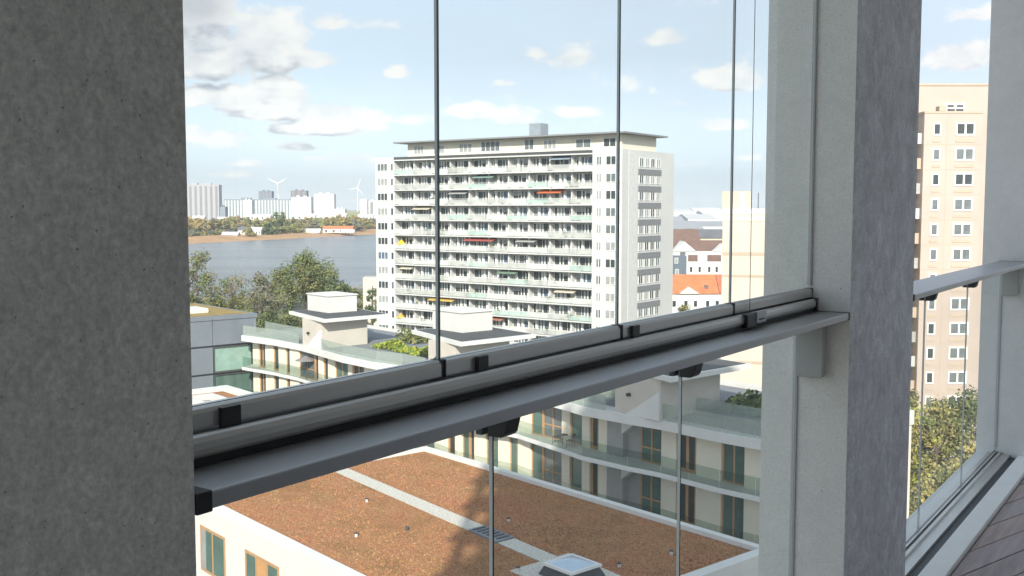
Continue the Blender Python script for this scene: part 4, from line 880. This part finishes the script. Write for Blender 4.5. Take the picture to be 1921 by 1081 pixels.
far_block('tower_block', 'tall grey ribbed tower block at the far left across the river', 345, 413, 346, 1600, FG, FD, 7)
far_block('slab_block', 'long low grey slab block across the river', 422, 548, 373, 1750, FS, FL_, 22, 14)
far_block('white_block', 'narrow white end block in front of the long grey slab', 457, 474, 375, 1640, WHITE, None)
far_block('dark_tower', 'dark narrow tower rising behind the long grey slab', 487, 512, 358, 2000, mat('far_blue', (.15, .17, .22), .8), FD, 4)
far_block('white_tower', 'white tower block right of the wind turbine', 548, 585, 369, 1650, WHITE, FL_, 4)
far_block('dark_tower', 'dark grey tower showing above the white tower block', 547, 577, 357, 1950, mat('far_dark', (.17, .16, .17), .8), FD, 3)
far_block('white_tower', 'taller white tower block with dark roof storey', 591, 628, 363, 1620, WHITE, FL_, 4)
far_block('white_tower', 'small white tower just left of the big balcony tower', 676, 690, 374, 1900, WHITE, FL_, 2)
far_block('white_tower', 'second small white tower at the edge of the balcony tower', 692, 716, 376, 1900, FL_, FD, 2)
far_block('low_block', 'pale low block beside the taller white tower', 628, 648, 391, 1600, WHITE, None)
far_block('low_block', 'small dark block beside the grey ribbed tower', 414, 424, 387, 1600, FS, None)
def bank_place(px, Y):
    for lim, w in ((384, 'under the left half of the ribbed grey tower'), (415, 'under the right half of the ribbed grey tower'), (440, 'just right of the ribbed grey tower'), (475, 'under the left end of the long grey slab'), (510, 'under the dark narrow tower'), (535, 'under the big wind turbine'), (565, 'under the right end of the long slab'), (592, 'under the white tower block'), (630, 'under the taller white tower'), (662, 'above the orange roofed house'), (690, 'near the faint wind turbine')):
        if px < lim: break
    else: w = 'at the edge of the balcony tower'
    return ('in the back row ' if Y > 1320 else 'in the middle row ' if Y > 1140 else 'at the water ') + w
def villa(lab, px0, px1, ytop, Y, rm, wm=WHITE):
    xa, xb = at(px0, Y), at(px1, Y); zt = 30 - (ytop - 389) / 1950 * Y; t = thing('villa', lab, 'house', ((xa + xb) / 2, Y, 3), 0, 'white houses on the far bank'); w = (xb - xa) / 2
    MB().box(-w, w, 0, 10, 0, zt - 6).build('wall', wm, t); g = MB(); roof(g, -w - .5, w + .5, -.6, 10.6, zt - 5.998, zt - 3); g.build('roof', rm, t)
    for i in range(4): MB().box(-w + 2 * w * (i + .3) / 4, -w + 2 * w * (i + .6) / 4, -.1, 0, max(.5, zt - 9.5), zt - 7.3).build('window', PANE[0], t)
villa('white villa with grey roof left of the dark trees on the far bank', 447, 468, 425, 1010, DARKR)
villa('wide white house beside the villa on the far bank', 468, 490, 425, 1020, WHITE2)
villa('low pale house near the water at the left', 416, 446, 434, 985, shedp)
villa('long white low house on the right of the far bank', 562, 600, 428, 1110, WHITE2)
villa('house with orange roof on the far bank', 606, 662, 423, 1130, ORANGE)
villa('flat white house right of the orange roof', 640, 664, 430, 1120, WHITE2)
for (a, b, yt, Y) in ((362, 384, 404, 1450), (408, 440, 406, 1450), (470, 508, 401, 1450), (546, 592, 400, 1450), (622, 650, 399, 1500), (672, 700, 401, 1500)):
    villa('white house half hidden in the trees ' + bank_place((a + b) / 2, Y).split(' row ')[-1], a, b, yt, Y, WHITE2)
def turbine(lab, px, yh, Y, bl, rot0):
    t = thing('wind_turbine', lab, 'wind turbine', (at(px, Y), Y, 0)); zh = 30 + (389 - yh) / 1950 * Y
    MB().tube((0, 0, 0), (0, 0, zh), bl * .075, bl * .04, 10).build('mast', WHITE, t); n_ = MB().box(-1.5, 1.5, -3, 5, zh - 1.5, zh + 1.5).build('nacelle', WHITE, t)
    for i in range(3):
        a = rad(rot0 + 120 * i); dx, dz = math.sin(a), math.cos(a); px_, pz_ = dz, -dx; r0, r1 = bl * .05, bl * .018
        MB().add([(px_ * r0, -3.2, zh + pz_ * r0), (-px_ * r0, -3.2, zh - pz_ * r0), (dx * bl - px_ * r1, -3.2, zh + dz * bl - pz_ * r1), (dx * bl + px_ * r1, -3.2, zh + dz * bl + pz_ * r1),
                  (px_ * r0, -4.2, zh + pz_ * r0), (-px_ * r0, -4.2, zh - pz_ * r0), (dx * bl - px_ * r1, -3.8, zh + dz * bl - pz_ * r1), (dx * bl + px_ * r1, -3.8, zh + dz * bl + pz_ * r1)],
                 [(3, 2, 1, 0), (4, 5, 6, 7), (0, 1, 5, 4), (1, 2, 6, 5), (2, 3, 7, 6), (3, 0, 4, 7)]).build('blade', WHITE, t)
turbine('white wind turbine behind the long grey slab block', 524, 344, 2300, 23, -62)
turbine('faint distant wind turbine left of the balcony tower', 672, 352, 4200, 38, 20)

# far-bank trees: five crowns shared by many trees
VAR = [(['ochre', 'yellow', 'olive'], 'autumn yellow tree in the belt across the river'), (['olive', 'green', 'yellow'], 'olive green tree in the belt across the river'), (['dark', 'green'], 'dark green tree in the belt across the river'), (['yellow', 'ochre', 'rust'], 'rusty orange tree in the belt across the river'), (['grey', 'olive'], 'greyish thin tree in the belt across the river')]
FT = [(crown_mesh(70 + i, 7.5, 6.0, 18, 900, 1.0, [LEAF[m] for m in v[0]]), trunk_mesh(70 + i, 9, .3, 5, 5, 9), v[1]) for i, v in enumerate(VAR)]
rf = random.Random(5)
def far_tree(px, Y, ztop, kd, sx=1.0):
    cm, tm, lab = FT[kd]; lab = lab.replace('in the belt across the river', bank_place(px, Y)).replace('autumn yellow', 'yellow'); t = thing('bank_tree', lab, 'tree', (at(px, Y), Y, 0), rf.uniform(0, 6), 'trees across the river')
    k = ztop / 14.0; c = inst(cm, 'crown', t, (0, 0, ztop - 6.0 * k)); c.scale = (k * sx, k * sx, k); tr = inst(tm, 'trunk', t); tr.scale = (k, k, k)
for i in range(130):
    px = 345 + 375 * (i + rf.uniform(-.6, .6)) / 130; Y = rf.uniform(1150, 1500)
    far_tree(px, Y, rf.uniform(11, 19), rf.choice((0, 0, 1, 1, 3, 4, 0)), rf.uniform(.9, 1.5))
for i in range(50):
    px = 345 + 375 * (i + rf.uniform(-.6, .6)) / 50; Yb = 880 + (px - 350) * .95 + 55
    far_tree(px, Yb, rf.uniform(5, 9), rf.choice((0, 1, 2, 4, 4)), rf.uniform(.9, 1.4))
for px, Y, z, kd in ((505, 1040, 17, 2), (498, 1030, 13, 2), (515, 1060, 12, 1), (530, 1060, 12, 1), (518, 1150, 25, 2), (534, 1160, 25, 2), (545, 1080, 13, 1), (375, 960, 9, 2), (468, 990, 12, 1), (560, 1100, 15, 1), (635, 1250, 22, 0), (660, 1260, 20, 0), (680, 1280, 18, 1), (605, 1250, 17, 1)): far_tree(px, Y, z, kd, .8 if z > 20 else 1.1)
g = MB(); r_ = random.Random(3)
for i in range(700):
    Y = r_.uniform(2300, 5200); x = r_.uniform(-.36, .5) * Y; w = r_.uniform(20, 70); h = r_.uniform(7, 20)
    g.add([(x - w, Y, 0), (x + w, Y, 0), (x + w * .6, Y + 10, h), (x - w * .5, Y + 10, h * r_.uniform(.7, 1)), (x - w, Y + 40, 0), (x + w, Y + 40, 0)], [(0, 1, 2, 3), (3, 2, 5, 4), (0, 3, 4), (1, 5, 2)])
kind(g.build('distant_woods', LEAF['olive']), 'stuff')

# near-bank trees
tree('plane_tree', 'big rounded olive green tree in front of the river, right of centre of the group', at(572, 285), 285, 18.0, 8.6, 21, ['green', 'olive', 'green', 'olive', 'dark'], 90, 11000, .30, .28)
tree('plane_tree', 'tall loose pale green tree beside the dark left pillar', at(368, 235), 235, 20.0, 5.6, 22, ['olive', 'green', 'grey'], 56, 5200, .27, .2)
tree('thin_tree', 'sparse reddish green tree between the left tree and the bare one', at(432, 262), 262, 13.5, 5.6, 23, ['olive', 'rust', 'green'], 40, 2300, .26, .15)
tree('thin_tree', 'greyish half bare tree left of the big rounded tree', at(490, 255), 255, 13.5, 6.6, 24, ['grey', 'dark', 'olive'], 60, 4600, .26, .12)
tree('shrub_tree', 'low dark green tree below the big rounded tree', at(545, 225), 225, 7.8, 5.5, 25, ['dark', 'green', 'olive'], 44, 5200, .27, .05)
tree('shrub_tree', 'low green tree under the greyish half bare tree', at(478, 225), 225, 8.2, 6, 28, ['green', 'olive', 'dark'], 44, 5000, .27, .05)
tree('shrub_tree', 'little dark tree at the right foot of the big rounded tree', at(632, 260), 260, 12.0, 5.0, 26, ['dark', 'green'], 30, 2600, .35, .1)
tree('shrub_tree', 'low bush behind the white chimney box of the left penthouse', at(668, 230), 230, 7.5, 4, 29, ['green', 'olive', 'rust'], 24, 1600, .3, .05)
tree('shrub_tree', 'low olive bush beside the dark left pillar behind the grey block', at(405, 235), 235, 9, 5, 30, ['olive', 'green'], 24, 2000, .3, .05)
tree('conifer', 'narrow dark green tree close to the left edge of the balcony tower', at(697, 214), 214, 15.5, 2.2, 27, ['dark', 'green'], 26, 2200, .26, .05, shape=1.8)
for i, (px, Y, z, rx, mm, lab) in enumerate(((520, 310, 9, 7, ['green', 'olive'], 'low green bushes at the water edge left of the big rounded tree'), (600, 315, 8.5, 7, ['dark', 'green'], 'dark low bushes at the water edge behind the left penthouse'), (450, 290, 5.5, 6, ['olive', 'green'], 'olive bushes at the water edge left'), (655, 300, 7, 6, ['green', 'olive'], 'low bushes at the water edge right of the big rounded tree'))):
    tree('bush', lab, at(px, Y), Y, z, rx, 60 + i, mm, 34, 3600, .3, .03)
qw = thing('quay_wall', 'pale concrete wall standing by the water left of the balcony tower', 'wall', (at(692, 245), 245, 0)); MB().box(-1.5, 2.2, 0, 4, 0, 13.6).build('wall_body', mat('quay_concrete', (.5, .47, .42), .9), qw)
tree('street_tree', 'small yellowish tree in front of the white house below the orange roof', at(1280, 215), 215, 10.6, 2.8, 31, ['yellow', 'olive', 'green'], 24, 2200, .25, .2)
for i, (px, Y, z, rx, kd, lab) in enumerate(((1272, 560, 15, 7, 2, 'dark tree behind the row houses beside the tower'), (1312, 520, 14, 5, 2, 'dark tree in the middle behind the row houses'), (1348, 500, 16, 6, 2, 'dark tree behind the row houses beside the tan wall'))):
    tree('town_tree', lab, at(px, Y), Y, z, rx, 40 + i, ['dark', 'green'], 20, 1000, .7, .1)
# garden trees below the right bay
tree('garden_tree', 'tall feathery yellow green tree left behind the right balustrade', at(1712, 84), 84, 14.6, 3.0, 32, ['yellow', 'olive', 'lime'], 44, 6000, .17, .1)
tree('garden_tree', 'tall olive tree in the middle behind the right balustrade', at(1768, 92), 92, 12.6, 3.6, 33, ['olive', 'green', 'yellow'], 44, 6500, .18, .1)
tree('garden_tree', 'dark green tree at the right behind the right balustrade', at(1812, 98), 98, 13.2, 3.6, 34, ['green', 'dark', 'olive'], 44, 6000, .18, .1)
for i, (px, Y, z, rx, mm, lab) in enumerate(((1735, 70, 3.0, 2.0, ['lime', 'olive', 'green'], 'low lime green bush nearest below the right bay'), (1790, 72, 3.4, 2.0, ['yellow', 'olive', 'grass'], 'low yellowish bush in the middle below the right bay'), (1700, 76, 8.5, 2.6, ['grass', 'green', 'olive'], 'green bush beside the bluish pillar below the right bay'), (1850, 78, 7, 3.0, ['green', 'dark', 'olive'], 'dark bush at the far right below the right bay'), (1745, 100, 10, 4, ['lime', 'olive', 'yellow'], 'lime tree close to the foot of the tan tower'))):
    tree('garden_bush', lab, at(px, Y), Y, z, rx, 80 + i, mm, 36, 4500, .14, .03)
tree('garden_bush', 'low golden bush below the olive garden tree', at(1765, 80), 80, 8.5, 3.6, 35, ['yellow', 'olive', 'lime'], 36, 5000, .15, .05)
tree('garden_bush', 'low green bush at the foot of the dark garden tree', at(1810, 84), 84, 9.0, 3.0, 36, ['green', 'olive', 'yellow'], 30, 4000, .15, .05)
